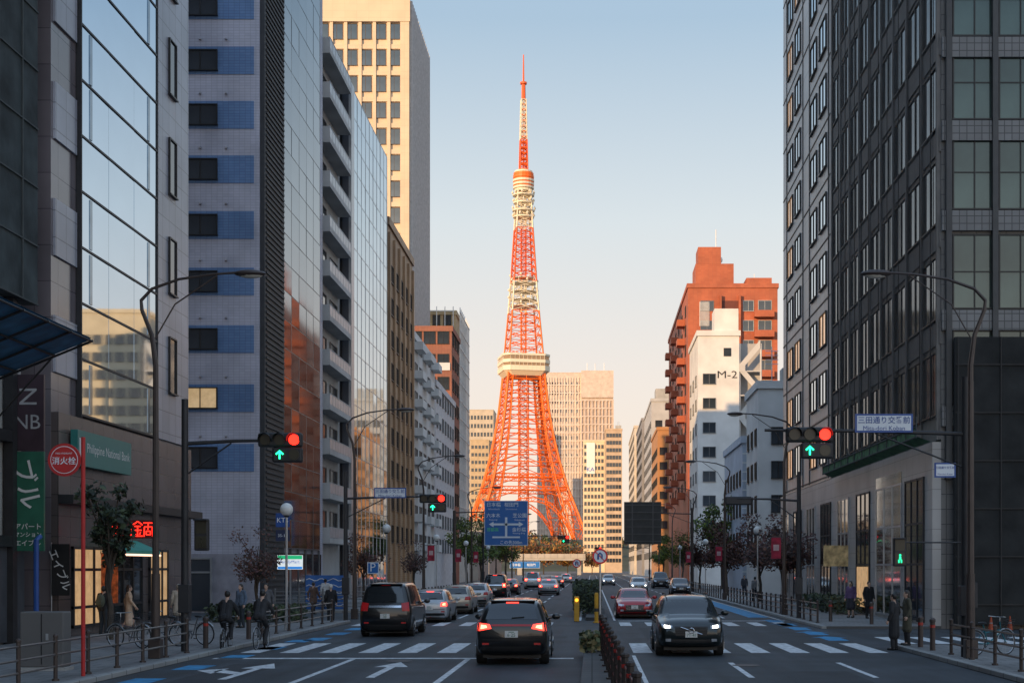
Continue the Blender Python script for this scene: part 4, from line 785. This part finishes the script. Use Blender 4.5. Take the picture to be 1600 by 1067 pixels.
t=thing('median_marker','yellow striped post at the nose of the median','bollard',(.2,63.5,0));G().lathe((0,0,0),[(.16,0),(.16,.05),(.09,.06),(.09,1.3),(.05,1.35)],12).mk('post',yel,t);G().lathe((0,0,.5),[(.095,0),(.095,.15)],12).mk('band',darkm,t)
t=thing('hazard_light','yellow square hazard light in front of the median hedge','bollard',(-.7,65,0));G().box(-.12,.12,-.1,.1,0,1.15).mk('body',yel,t,bev=.03);g=G();cylY(g,0,.98,.08,-.13,-.101,16);g.mk('lamp',mat('amber_lit',(1,.45,.03),emit=2),t)
# fences
def fence(label,x0,y0,x1,y1,zb,rails,pm,rm,h=.9,step=2.,refl=None,pr=.045):
    t=thing('guard_fence',label,'fence',(x0,y0,zb));d=V((x1-x0,y1-y0,0));L=d.length;n=max(1,round(L/step));d/=n
    pmesh=G().lathe((0,0,0),[(pr*1.8,0),(pr*1.8,.04),(pr,.05),(pr,h),(pr*1.25,h+.01),(pr*1.25,h+.05),(pr*.5,h+.08)],8).mesh('post',[pm])
    for i in range(n+1):
        o=obj('post',pmesh,t,tuple(d*i))
        if refl:
            G().lathe((0,0,h-.16),[(pr+.006,0),(pr+.006,.06)],8).mk('reflector',refl,o)
    for z in rails:
        G().tube([(0,0,z),(d.x*n,d.y*n,z)],.026,6).mk('rail',rm,t)
steel=mat('rail_bronze',(.16,.135,.12),.4,.5);redr=mat('reflector_red',(.45,.03,.02),.3)
fence('brown rail fence at the lower left kerb before the bikes',-11.2,22,-11.2,39.3,P,[.3,.55,.82],brownp,steel)
fence('brown rail fence on the left beyond the crosswalk',-11.25,48.5,-11.25,61.5,P,[.3,.55,.82],brownp,steel)
fence('brown rail fence along left pavement past the side street',-11.25,80,-11.25,118,P,[.4,.8],brownp,steel)
fence('brown rail fence along right kerb beyond the side street',9.6,60.5,9.6,100,P,[.3,.55,.82],brownp,steel)
fence('brown rail fence far along the right kerb',9.6,106,9.6,150,P,[.4,.8],brownp,steel)
fence('brown rail fence at the lower right kerb corner',9.75,26,9.75,38.6,P,[.3,.55,.82],brownp,steel)
fence('dark median fence with red reflectors in the foreground',.62,14,.25,39.4,.16,[.28,.55,.82],mat('fence_brown_black',(.035,.025,.022),.5),mat('red_brown_rail',(.13,.035,.028),.4,.2),.95,2.,redr,.055)
fence('grey railing before the left side street hoarding',-17.5,78.5,-12.2,78.5,0.12,[.2,.4,.6,.8,1.0],frw,frw,1.1,1.2)
g0=thing('street_bollard','brown bollard by the right crossing, nearest the fence','bollard',(9.7,40.5,P),0,'bollards at the crossings');G().lathe((0,0,0),[(.08,0),(.075,.8),(.09,.82),(.09,.88),(.04,.93)],10).mk('post',brownp,g0);G().lathe((0,0,.65),[(.079,0),(.079,.08)],10).mk('band',redr,g0)
for i,(x,y,l) in enumerate([(9.75,42.2,'brown bollard right of the two waiting people'),(10.4,62,'brown bollard on the far side street corner, left'),(11.6,59,'brown bollard on the far side street corner, right'),(-11.3,41.6,'brown bollard at left crosswalk corner'),(-11.3,46.8,'brown bollard at the far end of left crosswalk')]):dup(g0,(x,y,P),0,l)
con=thing('traffic_cone','orange cone beside the right netting, left one','cone',(15.6,55.6,0.006),0,'orange cones by the right block');con.scale=(.8,.8,.8);G().lathe((0,0,0),[(.14,.03),(.03,.7),(.02,.71)],14).mk('cone',mat('cone_orange',(.35,.055,.015),.6),con);G().box(-.17,.17,-.17,.17,0,.03).mk('base',blk,con);G().lathe((0,0,.35),[(.088,0),(.074,.08)],14).mk('band',mat('cone_band',(.25,.25,.25)),con)
dup(con,(16.4,55.8,.006),0,'orange cone beside the right netting, right one')
t=thing('utility_cabinet','grey street utility cabinet beside the red pole','cabinet',(-12.6,32.8,P));G().box(-.5,.5,-.25,.25,.08,1.35).mk('body',m2('cabinet_grey',(.13,.125,.12)),t,bev=.03);G().box(-.55,.55,-.3,.3,0,.08).mk('plinth',conc,t);G().box(-.01,.01,-.262,-.251,.15,1.3).mk('door_seam',blk,t);G().box(.1,.16,-.27,-.251,.7,.85).mk('handle',alu,t)
t=thing('drain_pipe','blue vertical pipe at the left scaffold hoarding','pipe',(-17.0,43.5,P));G().tube([(0,0,0),(0,0,3.2),(0,.3,3.3)],.08).mk('pipe',mat('pipe_blue',(.02,.08,.3),.4),t);G().tube([(-.2,0,.3),(.6,-.4,.3)],.07).mk('outlet',MT['pipe_blue'],t)
t=thing('hoarding','blue and white wave patterned hoarding on left pavement','hoarding',(gx(508,80),80,P));G().box(-1.1,1.1,-.03,.03,0,1.9).mk('panel',mat('hoarding_blue',(.03,.12,.36),.5),t);g=G()
for k in range(5):
    pts=[(-1.05+i*.15,-.04,.25+k*.35+.07*math.sin(i*1.4)) for i in range(15)];g.tube(pts,.022,4)
g.mk('wave_pattern',white,t)
bn=[('left of the parking board',-11.5,98.),('second left banner beyond parking board',-11.5,118),('third left banner farther up',-11.6,137),('right lamp by the sign back',9.7,137),('right near the plum trees',9.6,71.),('right farther beyond plum trees',9.6,103)]
rb=mat('banner_red',(.4,.02,.05),.7,0,.5,3)
for l,x,y in bn:
    t=thing('pole_banner','red pole banner '+l,'banner',(x,y-.12,0),0,'red banners on lamp posts');sx=1 if x<0 else -1
    G().box(sx*.42-.24,sx*.42+.24,-.01,.01,2.9,3.95).mk('cloth',rb,t);G().box(sx*.42-.14,sx*.42+.14,-.016,-.011,3.3,3.6).mk('emblem',mat('emblem_pink',(.6,.4,.4)),t)
    g=G();g.tube([(0,0,3.97),(sx*.7,0,3.97)],.02,6);g.mk('bracket',brownp,t)
# bicycles
def bike(label,loc,rz,fc=(.03,.03,.035),g_='bicycles on the street'):
    t=thing('bicycle',label,'bicycle',loc,rz,g_);fm=mat('bike_%.2f_%.2f'%fc[:2],fc,.35,.4)
    for y in(-.52,.55):
        g=G();pts=[(0,y+.33*math.cos(2*PI*k/20),.335+.33*math.sin(2*PI*k/20)) for k in range(21)];g.tube(pts,.018,6);w=g.mk('wheel',blk,t)
        g=G();pts=[(0,y+.305*math.cos(2*PI*k/20),.335+.305*math.sin(2*PI*k/20)) for k in range(21)];g.tube(pts,.01,5)
        for k in range(12):a=k*PI/6;g.tube([(0,y,.335),(0,y+.3*math.cos(a),.335+.3*math.sin(a))],.0025,3)
        g.tube([(-.05,y,.335),(.05,y,.335)],.02,6);g.mk('rim',alu,w)
        g=G();g.tube([(0,y+.37*math.cos(a*.3+.4),.335+.37*math.sin(a*.3+.4)) for a in range(8)],.018,5);g.mk('mudguard',alu,t)
    g=G();bb=(0,-.08,.3);g.tube([(0,-.25,.82),bb],.018);g.tube([bb,(0,.36,.62)],.02);g.tube([(0,-.2,.6),(0,.36,.68)],.016);g.tube([bb,(0,-.52,.335)],.014);g.tube([(0,-.22,.66),(0,-.52,.335)],.011);g.tube([(0,.34,.9),(0,.38,.66),(0,.55,.335)],.017);g.mk('frame',fm,t,sm=True)
    g=G();g.tube([(0,.34,.9),(0,.35,1.02)],.014);g.tube([(-.28,.2,1.04),(-.2,.36,1.02),(.2,.36,1.02),(.28,.2,1.04)],.014);g.mk('handlebar',alu,t,sm=True)
    g=G();g.ball((0,-.28,.87),(.09,.14,.04));g.mk('saddle',blk,t,sm=True)
    g=G()
    for k in range(5):
        z=.72+k*.06;a=.13+k*.012;g.tube([(-a,.42,z),(a,.42,z),(a,.42+a*1.8,z),(-a,.42+a*1.8,z),(-a,.42,z)],.006,4)
    for x in(-.14,0,.14):g.tube([(x,.42,.7),(x*1.2,.42,.97)],.006,4);g.tube([(x,.66,.7),(x*1.2,.73,.97)],.006,4)
    g.mk('basket',darkm,t);g=G();g.tube([(-.13,-.08,.42),(-.09,-.08,.42),(-.09,-.08,.18),(.0,-.08,.3)],.01,5);g.box(-.17,-.09,-.13,-.03,.41,.43);g.box(.09,.17,-.13,-.03,.17,.19);g.mk('pedal',blk,t);return t
bike('bicycle under the cyclist nearer the left kerb',(-10.8,42,0),.05);bike('bicycle under the right hand cyclist',(-10.05,43.2,0),-.05,(.12,.12,.13))
b3=bike('grey parked bicycle by the left fence, leftmost',(-13.6,41.8,P),1.1,(.2,.2,.21));dup(b3,(-12.9,42.8,P),1.35,'grey parked bicycle by the left fence, middle');dup(b3,(-12.3,43.6,P),1.2,'grey parked bicycle by the left fence, rightmost')
bike('teal parked bicycle by the lower right fence',(10.75,38.4,P),-1.1,(.02,.16,.2));dup(b3,(-13.4,57.2,P),.2,'grey bicycle beside the denim jacket person')
# ---------------------------------------------------------------- vehicles
def chk(p,closed,k):
    for _ in range(k):
        n=len(p);o=[] if closed else [p[0]]
        for i in range(n if closed else n-1):
            a,b=p[i],p[(i+1)%n];o.append(tuple(x*.75+y*.25 for x,y in zip(a,b)));o.append(tuple(x*.25+y*.75 for x,y in zip(a,b)))
        if not closed:o.append(p[-1])
        p=o
    return p
tyre=mat('tyre_rubber',(.015,.015,.015),.8);rimm=mat('alloy_rim',(.35,.35,.36),.3,.9);cglass=mat('car_glass',(.012,.015,.018),.04,0,.1,1,spec=.9);plate=mat('plate_white',(.62,.62,.6),.4);pgr=mat('plate_green',(.02,.12,.06))
tl_on=mat('tail_lamp_lit',(1,.04,.02),.3,emit=3.5,ecol=(1,.05,.03));tl_core=mat('tail_lamp_core',(1,.2,.12),.3,emit=9,ecol=(1,.16,.08));tl_off=mat('tail_lamp_red',(.3,.01,.012),.2,emit=.15);hl_on=mat('headlamp_lit',(1,.95,.8),.2,emit=9);hl_off=mat('headlamp_glass',(.5,.52,.55),.1,.5);chrome=mat('chrome',(.6,.6,.62),.15,1)
def paint(n,c):
    if n in MT:return MT[n]
    m=mat(n,c,.28,.3,.04,1);b=m.node_tree.nodes['Principled BSDF'].inputs;b['Coat Weight'].default_value=.8;b['Coat Roughness'].default_value=.04;return m
KD={'suv':dict(L=4.5,W=.92,Ht=1.66,belt=1.06,hood=1.02,rs=.55,yr=.45,yb=1.2,gc=.22,wr=.35),'boxy':dict(L=4.43,W=.935,Ht=1.66,belt=1.1,hood=1.08,rs=.4,yr=.5,yb=1.15,gc=.22,wr=.36),
'van':dict(L=4.85,W=.93,Ht=1.92,belt=1.12,hood=1.12,rs=.16,yr=.9,yb=1.75,gc=.18,wr=.33),'hatch':dict(L=4.3,W=.87,Ht=1.47,belt=.93,hood=.92,rs=.6,yr=.5,yb=1.25,gc=.17,wr=.31),
'sedan':dict(L=4.6,W=.9,Ht=1.43,belt=.93,hood=.9,rs=1.15,yr=.35,yb=1.15,gc=.16,wr=.32),'wagon':dict(L=4.6,W=.88,Ht=1.5,belt=.95,hood=.93,rs=.4,yr=.5,yb=1.3,gc=.17,wr=.31)}
def car(label,kind,col,cn,loc,rz=0,brake=True,head=False,num='30',group='vehicles on the avenue',name='car'):
    k=KD[kind];L,W,Ht,be,ho,rs,yr,yb,gc,wr=[k[q] for q in('L','W','Ht','belt','hood','rs','yr','yb','gc','wr')]
    t=thing(name,label,'car' if kind!='van' else 'minivan',loc,rz,group);pm=paint('car_paint_'+cn,col)
    st=[(-L/2,gc+.2,be*.88,be*.93,W*.86,W*.78),(-L/2+.06,gc+.06,be-.03,be+.05,W*.95,W*.82),(-L/2+.1+rs*.5,gc,be,(be+Ht)/2+.1,W*.99,W*.77),(-L/2+.12+rs,gc,be,Ht-.04,W,W*.75),(-L/2+.8+rs,gc,be,Ht,W,W*.74),(yr-.3,gc,be-.03,Ht,W,W*.74),(yr+.1,gc,be-.03,Ht-.1,W,W*.74),(yb,gc,be-.03,max(ho+.06,be+.03),W,W*.8),(yb+.35,gc,ho-.09,ho+.01,W*.995,W*.8),(L/2-.3,gc+.02,ho-.15,ho-.05,W*.97,W*.78),(L/2-.1,gc+.05,ho-.24,ho-.15,W*.9,W*.72),(L/2,gc+.14,ho-.34,ho-.28,W*.78,W*.64)]
    if kind=='sedan':st[1]=(-L/2+.06,gc+.06,be-.03,be+.04,W*.95,W*.82);st[2]=(-L/2+.45,gc,be,be+.09,W*.99,W*.8)
    st=chk(st,False,2);g=G();v=[];n=None
    for y,zb,zs,zt,w,wt in st:
        h=[(0,zb),(.8*w,zb),(w*.98,zb+.1),(w,(zb+zs)/2+.08),(w*.985,zs-.02),(w*.95,zs+.02),(wt+.02,zt-.07),(wt*.85,zt),(0,zt+.025)]
        ring=h+[(-x,z) for x,z in h[-2:0:-1]];ring=chk(ring,True,2);n=len(ring);v+=[(x,y,z) for x,z in ring]
    f=[(i*n+j,(i+1)*n+j,(i+1)*n+(j+1)%n,i*n+(j+1)%n) for i in range(len(st)-1) for j in range(n)];f+=[tuple(range(n)),tuple((len(st)-1)*n+j for j in range(n-1,-1,-1))]
    f=[tuple(reversed(q)) for q in f];g.add(v,f);bo=g.mk('body',pm,t,sm=True);bo.data.set_sharp_from_angle(angle=.9)
    bvh=BVHTree.FromPolygons([V(p) for p in g.v],g.f)
    def patch(nm,m,d,q,nx=8,nz=4,off=.008,par=t):
        vs=[];pv=None
        for i in range(nz+1):
            for j in range(nx+1):
                a,b=i/nz,j/nx;P0=[q[0][c]*(1-b)+q[1][c]*b for c in(0,1)];P1=[q[3][c]*(1-b)+q[2][c]*b for c in(0,1)];A,Z=[P0[c]*(1-a)+P1[c]*a for c in(0,1)]
                o,dr={'r':(V((A,-9,Z)),V((0,1,0))),'f':(V((A,9,Z)),V((0,-1,0))),'R':(V((9,A,Z)),V((-1,0,0))),'L':(V((-9,A,Z)),V((1,0,0)))}[d]
                h=bvh.ray_cast(o,dr)[0]
                if h is None:h=pv if pv is not None else V((A,(-L/2 if d=='r' else L/2),Z)) if d in'rf' else V((W if d=='R' else -W,A,Z))
                pv=h;vs.append(h-dr*off)
        q_=G();q_.add(vs,[(i*(nx+1)+j,i*(nx+1)+j+1,(i+1)*(nx+1)+j+1,(i+1)*(nx+1)+j) for i in range(nz) for j in range(nx)]);return q_.mk(nm,m,par,sm=True)
    zt=Ht-.13;patch('rear_window',cglass,'r',[(-W*.72,be+.1),(W*.72,be+.1),(W*.6,zt),(-W*.6,zt)])
    patch('windshield',cglass,'f',[(-W*.74,max(ho+.09,be+.06)),(W*.74,max(ho+.09,be+.06)),(W*.62,zt+.02),(-W*.62,zt+.02)])
    y0=-L/2+.35+rs*.75
    for d in'LR':
        for a,b,c,e in((y0,-.62 if kind!='van' else -.75,y0+.25,-.62 if kind!='van' else -.75),(-.55,.35,-.55,.3),(.42,yb-.28,.37,yr+.12)):
            patch('side_window',cglass,d,[(a,be+.05),(b,be+.03),(e,zt),(c,zt)],6,3)
        for ya in(-.58,.38):patch('door_seam',blk,d,[(ya,gc+.18),(ya+.015,gc+.18),(ya+.015,be-.02),(ya,be-.02)],1,6,.003)
        for ya in(-.25,.7):patch('door_handle',pm if cn=='black' else chrome,d,[(ya-.3,be-.14),(ya-.1,be-.14),(ya-.1,be-.11),(ya-.3,be-.11)],2,1,.02)
        patch('sill_trim',blk,d,[(-L/2+.5,gc+.02),(L/2-.5,gc+.02),(L/2-.5,gc+.14),(-L/2+.5,gc+.14)],10,1,.01)
    lit=tl_on if brake else tl_off
    for s in(-1,1):
        S=lambda a:[(x*s,z) for x,z in a]
        if kind=='van':q=[(W*.66,be-.2),(W*.93,be-.2),(W*.9,be+.12),(W*.62,be+.08)]
        elif kind in('suv','boxy'):q=[(W*.55,be-.13),(W*.96,be-.2),(W*.93,be+.02),(W*.6,be-.02)]
        else:q=[(W*.58,be-.2),(W*.95,be-.2),(W*.93,be-.0),(W*.62,be-.03)]
        lo=patch('tail_lamp',lit,'r',S(q),6,4,.014)
        if brake:
            ca=sum(p[0] for p in q)/4;cz=sum(p[1] for p in q)/4;patch('bulb',tl_core,'r',S([(ca+(x-ca)*.45,cz+(z_-cz)*.5) for x,z_ in q]),3,2,.018,lo)
        patch('reflector',tl_off,'r',S([(W*.62,gc+.3),(W*.8,gc+.3),(W*.8,gc+.35),(W*.62,gc+.35)]),2,1,.012)
    if kind=='suv':patch('light_bar',tl_off,'r',[(-W*.55,be-.07),(W*.55,be-.07),(W*.55,be-.02),(-W*.55,be-.02)],8,1,.012)
    if kind=='van':patch('garnish',chrome,'r',[(-W*.62,be-.08),(W*.62,be-.08),(W*.62,be),(-W*.62,be)],8,1,.014)
    patch('rear_bumper',blk,'r',[(-W*.84,gc+.06),(W*.84,gc+.06),(W*.78,gc+.26),(-W*.78,gc+.26)],10,2,.012)
    patch('tailgate_seam',blk,'r',[(-W*.8,gc+.42),(W*.8,gc+.42),(W*.8,gc+.435),(-W*.8,gc+.435)],8,1,.005)
    zp=be-.27 if kind!='van' else be-.38
    hy=bvh.ray_cast(V((0,-9,zp)),V((0,1,0)))[0].y-.03;o=G().box(-.165,.165,hy-.01,hy+.06,zp-.083,zp+.083).mk('license_plate',plate,t);text(num,.26,.085,pgr,o,(0,hy-.016,zp-.02));G().box(-.07,.07,hy-.014,hy-.0105,zp+.045,zp+.062).mk('lettering',pgr,o)
    patch('high_brake_lamp',lit,'r',[(-.16,Ht-.1),(.16,Ht-.1),(.16,Ht-.075),(-.16,Ht-.075)],3,1,.02)
    g=G();g.box(-W*.62,W*.62,-L/2+.02+rs,-L/2+.3+rs,Ht-.06,Ht-.03)
    if kind!='sedan':g.mk('roof_spoiler',pm,t,bev=.012)
    g=G();g.tube([(0,bvh.ray_cast(V((0,-9,be+.14)),V((0,1,0)))[0].y-.03,be+.14),(.32,bvh.ray_cast(V((.32,-9,be+.16)),V((0,1,0)))[0].y-.03,be+.16)],.012,5);g.mk('wiper',blk,t)
    hl=hl_on if head else hl_off
    for s in(-1,1):
        S=lambda a:[(x*s,z) for x,z in a]
        lo=patch('headlight',hl_off,'f',S([(W*.58,ho-.31),(W*.86,ho-.28),(W*.88,ho-.17),(W*.56,ho-.22)]),6,3,.012)
        if head:patch('bulb',hl_on,'f',S([(W*.63,ho-.29),(W*.8,ho-.275),(W*.8,ho-.2),(W*.63,ho-.22)]),3,2,.016,lo)
        patch('fog_lamp',hl_off,'f',S([(W*.6,gc+.2),(W*.76,gc+.2),(W*.76,gc+.28),(W*.6,gc+.28)]),2,1,.012)
    gr_=patch('grille',blk,'f',[(-W*.46,ho-.5),(W*.46,ho-.5),(W*.5,ho-.24),(-W*.5,ho-.24)],8,4,.012);patch('bumper_intake',blk,'f',[(-W*.66,gc+.1),(W*.66,gc+.1),(W*.56,gc+.26),(-W*.56,gc+.26)],8,2,.012)
    hy=bvh.ray_cast(V((0,9,ho-.3)),V((0,-1,0)))[0].y
    if kind=='boxy':
        g=G();g.tube([(-.3,hy+.03,ho-.46),(.3,hy+.03,ho-.26)],.014,4);n_=14;g.tube([(.075*math.cos(2*PI*i/n_),hy+.035,ho-.36+.075*math.sin(2*PI*i/n_)) for i in range(n_+1)],.014,4);g.mk('badge',chrome,t)
    for i in range(4):
        z=ho-.47+i*.06;G().box(-W*.44,W*.44,hy+.005,hy+.022,z,z+.012).mk('bar',chrome if kind!='boxy' else darkm,gr_)
    zp=gc+.4;hy=bvh.ray_cast(V((0,9,zp)),V((0,-1,0)))[0].y+.03;o=G().box(-.165,.165,hy-.06,hy+.01,zp-.083,zp+.083).mk('license_plate',plate,t);text(num,.26,.085,pgr,o,(0,hy+.016,zp-.02),PI)
    for s in(-1,1):
        g=G();g.ball((s*(W+.13),yb-.42,be+.07),(.12,.07,.085),12,8);g.tube([(s*(W*.9),yb-.38,be+.02),(s*(W+.08),yb-.42,be+.05)],.025,6);g.mk('mirror',pm,t,sm=True)
    if kind in('suv','boxy'):
        for s in(-1,1):G().tube([(s*W*.66,-L/2+.5+rs,Ht+.01),(s*W*.66,-L/2+.7+rs,Ht+.05),(s*W*.66,yr-.2,Ht+.05),(s*W*.66,yr,Ht-.0)],.02,6).mk('roof_rail',blk,t)
    G().add([(0,-L/2+.55+rs,Ht+.01),(0,-L/2+.75+rs,Ht+.01),(0,-L/2+.55+rs,Ht+.08),(.02,-L/2+.55+rs,Ht+.01)],((0,1,2),(0,2,3),(1,3,2))).mk('antenna_fin',pm,t)
    for y in(-L/2+.82,L/2-.85):
        for s in(-1,1):
            g=G();pts=[(wr+.06)*math.cos(-.25+q*(PI+.5)/16) for q in range(17)];zz=[wr+(wr+.06)*math.sin(-.25+q*(PI+.5)/16) for q in range(17)]
            xo=s*(W+.004);g.add([(xo,y+a,z) for a,z in zip(pts,zz)],(tuple(range(17)),));xi=s*(W-.3);g.add([(xo,y+a,z) for a,z in zip(pts,zz)]+[(xi,y+a,z) for a,z in zip(pts,zz)],[(q,q+1,18+q,17+q) for q in range(16)]);g.mk('wheel_arch',blk,t)
            g=G();g.tube([(s*(W-.24),y,wr),(s*(W-.22),y,wr),(s*(W-.02),y,wr),(s*(W+.012),y,wr)],[wr*.92,wr,wr,wr*.94],24);w=g.mk('wheel',tyre,t,sm=True)
            g=G();g.tube([(s*(W+.006),y,wr),(s*(W+.018),y,wr)],wr*.66,20)
            for q in range(5):a=2*PI*q/5;g.tube([(s*(W+.02),y,wr),(s*(W+.02),y+wr*.6*math.cos(a),wr+wr*.6*math.sin(a))],.03,4)
            g.mk('rim',rimm,w)
    g=G();g.box(-W*.8,W*.8,-L/2+.3,L/2-.3,gc-.05,gc+.12);g.mk('underbody',blk,t);return t
black=(.008,.008,.009)
car('black crossover with lit brake lamps stopped in the foreground','suv',black,'black',(gx(807,38)-.02,38.2,.009),0,True,num='6·25')
car('dark green black crossover with headlamps on facing the camera','boxy',(.008,.014,.015),'blackgreen',(2.75,41.6,.009),PI,False,True,num='71-41')
car('black minivan waiting in the kerb lane on the left','van',black,'black',(-7.35,52.9,.009),0,False,num='30',name='minivan')
car('silver hatchback with red lamps behind the black minivan','hatch',(.38,.4,.42),'silver',(-7.25,65.4,.009),0,True,num='2-3')
car('champagne silver wagon third in the left queue','wagon',(.4,.37,.32),'champagne',(-7.2,77,.009),0,False)
car('pale silver hatchback fourth in the left queue','hatch',(.5,.5,.5),'pale_silver',(-7.3,91,.009),0,False)
car('black minivan fifth in left queue before dark line','van',black,'black',(-7.5,112,.009),0,True,name='minivan')
car('dark grey sedan sixth in the left queue','sedan',(.05,.05,.055),'dark_grey',(-7.4,128,.009),0,True)
car('white delivery minivan far in the left queue','van',(.6,.6,.58),'white',(-6.6,160,.009),0,True,name='minivan')
car('silver sedan alone in the middle lane ahead of the crossover','sedan',(.38,.4,.42),'silver',(-3.8,126,.009),0,True)
car('dark sedan far in the middle lane with lit lamps','sedan',(.05,.05,.055),'dark_grey',(-4.2,170,.009),0,True)
car('white hatchback farthest in middle lane','hatch',(.6,.6,.58),'white',(-3.9,215,.009),0,True)
car('grey wagon far at the left kerb','wagon',(.2,.2,.21),'mid_grey',(-8.2,200,.009),0,True)
car('red sedan facing the camera on the right carriageway','sedan',(.40,.012,.016),'red',(2.05,70.6,.009),PI,False,False)
car('small white car far on the right carriageway','hatch',(.6,.6,.58),'white',(4.6,141,.009),PI,False,True)
car('dark wagon parked far at the right kerb','wagon',(.02,.02,.025),'navy',(7.9,128,.009),PI,False)
car('black minivan parked farther at right kerb','van',black,'black',(7.9,165,.009),PI,False,name='minivan')
car('silver hatchback far on the right carriageway','hatch',(.38,.4,.42),'silver',(2.2,190,.009),PI,False,True)
# ---------------------------------------------------------------- light, world, camera
EL=math.radians(10);az=V((.62,.785,0)).normalized()
sl=bpy.data.lights.new('sun','SUN');sl.energy=5;sl.angle=math.radians(.53);sl.color=(1,.64,.32);so=bpy.data.objects.new('sun',sl);C.objects.link(so);so.location=(-60,-80,90)
so.rotation_euler=(az*math.cos(EL)+V((0,0,-math.sin(EL)))).to_track_quat('-Z','Y').to_euler()
w=bpy.data.worlds.new("World");SC.world=w;w.use_nodes=True;nt=w.node_tree;N=nt.nodes.new;K=nt.links.new
sk=N('ShaderNodeTexSky');sk.sky_type='NISHITA';sk.sun_disc=False;sk.sun_elevation=EL;sk.sun_rotation=math.atan2(-az.x,-az.y);sk.dust_density=1.5;sk.air_density=1.1
tc=N('ShaderNodeTexCoord');sp=N('ShaderNodeSeparateXYZ');K(tc.outputs['Generated'],sp.inputs[0]);rp=N('ShaderNodeValToRGB');K(sp.outputs[2],rp.inputs[0])
cr=rp.color_ramp
pts=[(0,(1.02,.82,.66)),(.06,(1.0,.84,.71)),(.13,(.93,.84,.77)),(.235,(.74,.80,.83)),(.36,(.43,.58,.73)),(.55,(.42,.60,.86)),(1,(.46,.66,.98))]
while len(cr.elements)<len(pts):cr.elements.new(.5)
for e,(p,c) in zip(cr.elements,pts):e.position=p;e.color=(c[0],c[1],c[2],1)
dt=N('ShaderNodeVectorMath');dt.operation='DOT_PRODUCT';K(tc.outputs['Generated'],dt.inputs[0]);dt.inputs[1].default_value=tuple(-az)
mxx=N('ShaderNodeMath');mxx.operation='MAXIMUM';K(dt.outputs['Value'],mxx.inputs[0]);mxx.inputs[1].default_value=0
ma=N('ShaderNodeMath');ma.operation='MULTIPLY_ADD';K(mxx.outputs[0],ma.inputs[0]);ma.inputs[1].default_value=.8/.15;ma.inputs[2].default_value=1/.15
sc=N('ShaderNodeVectorMath');sc.operation='SCALE';K(rp.outputs[0],sc.inputs[0]);K(ma.outputs[0],sc.inputs['Scale'])
mx=N('ShaderNodeMix');mx.data_type='RGBA';mx.inputs[0].default_value=.93;K(sk.outputs[0],mx.inputs[6]);K(sc.outputs[0],mx.inputs[7])
bg=nt.nodes['Background'];K(mx.outputs[2],bg.inputs[0]);bg.inputs[1].default_value=.15
c=bpy.data.cameras.new('camera');co=bpy.data.objects.new('camera',c);C.objects.link(co);SC.camera=co
co.location=(0,0,H);co.rotation_euler=(PI/2,0,0);c.sensor_width=36;c.lens=36*F/1600;c.shift_x=-(VX-800)/1600;c.shift_y=(VY-533.5)/1600;c.clip_end=6000;c.clip_start=.5
SC.view_settings.view_transform='Standard'
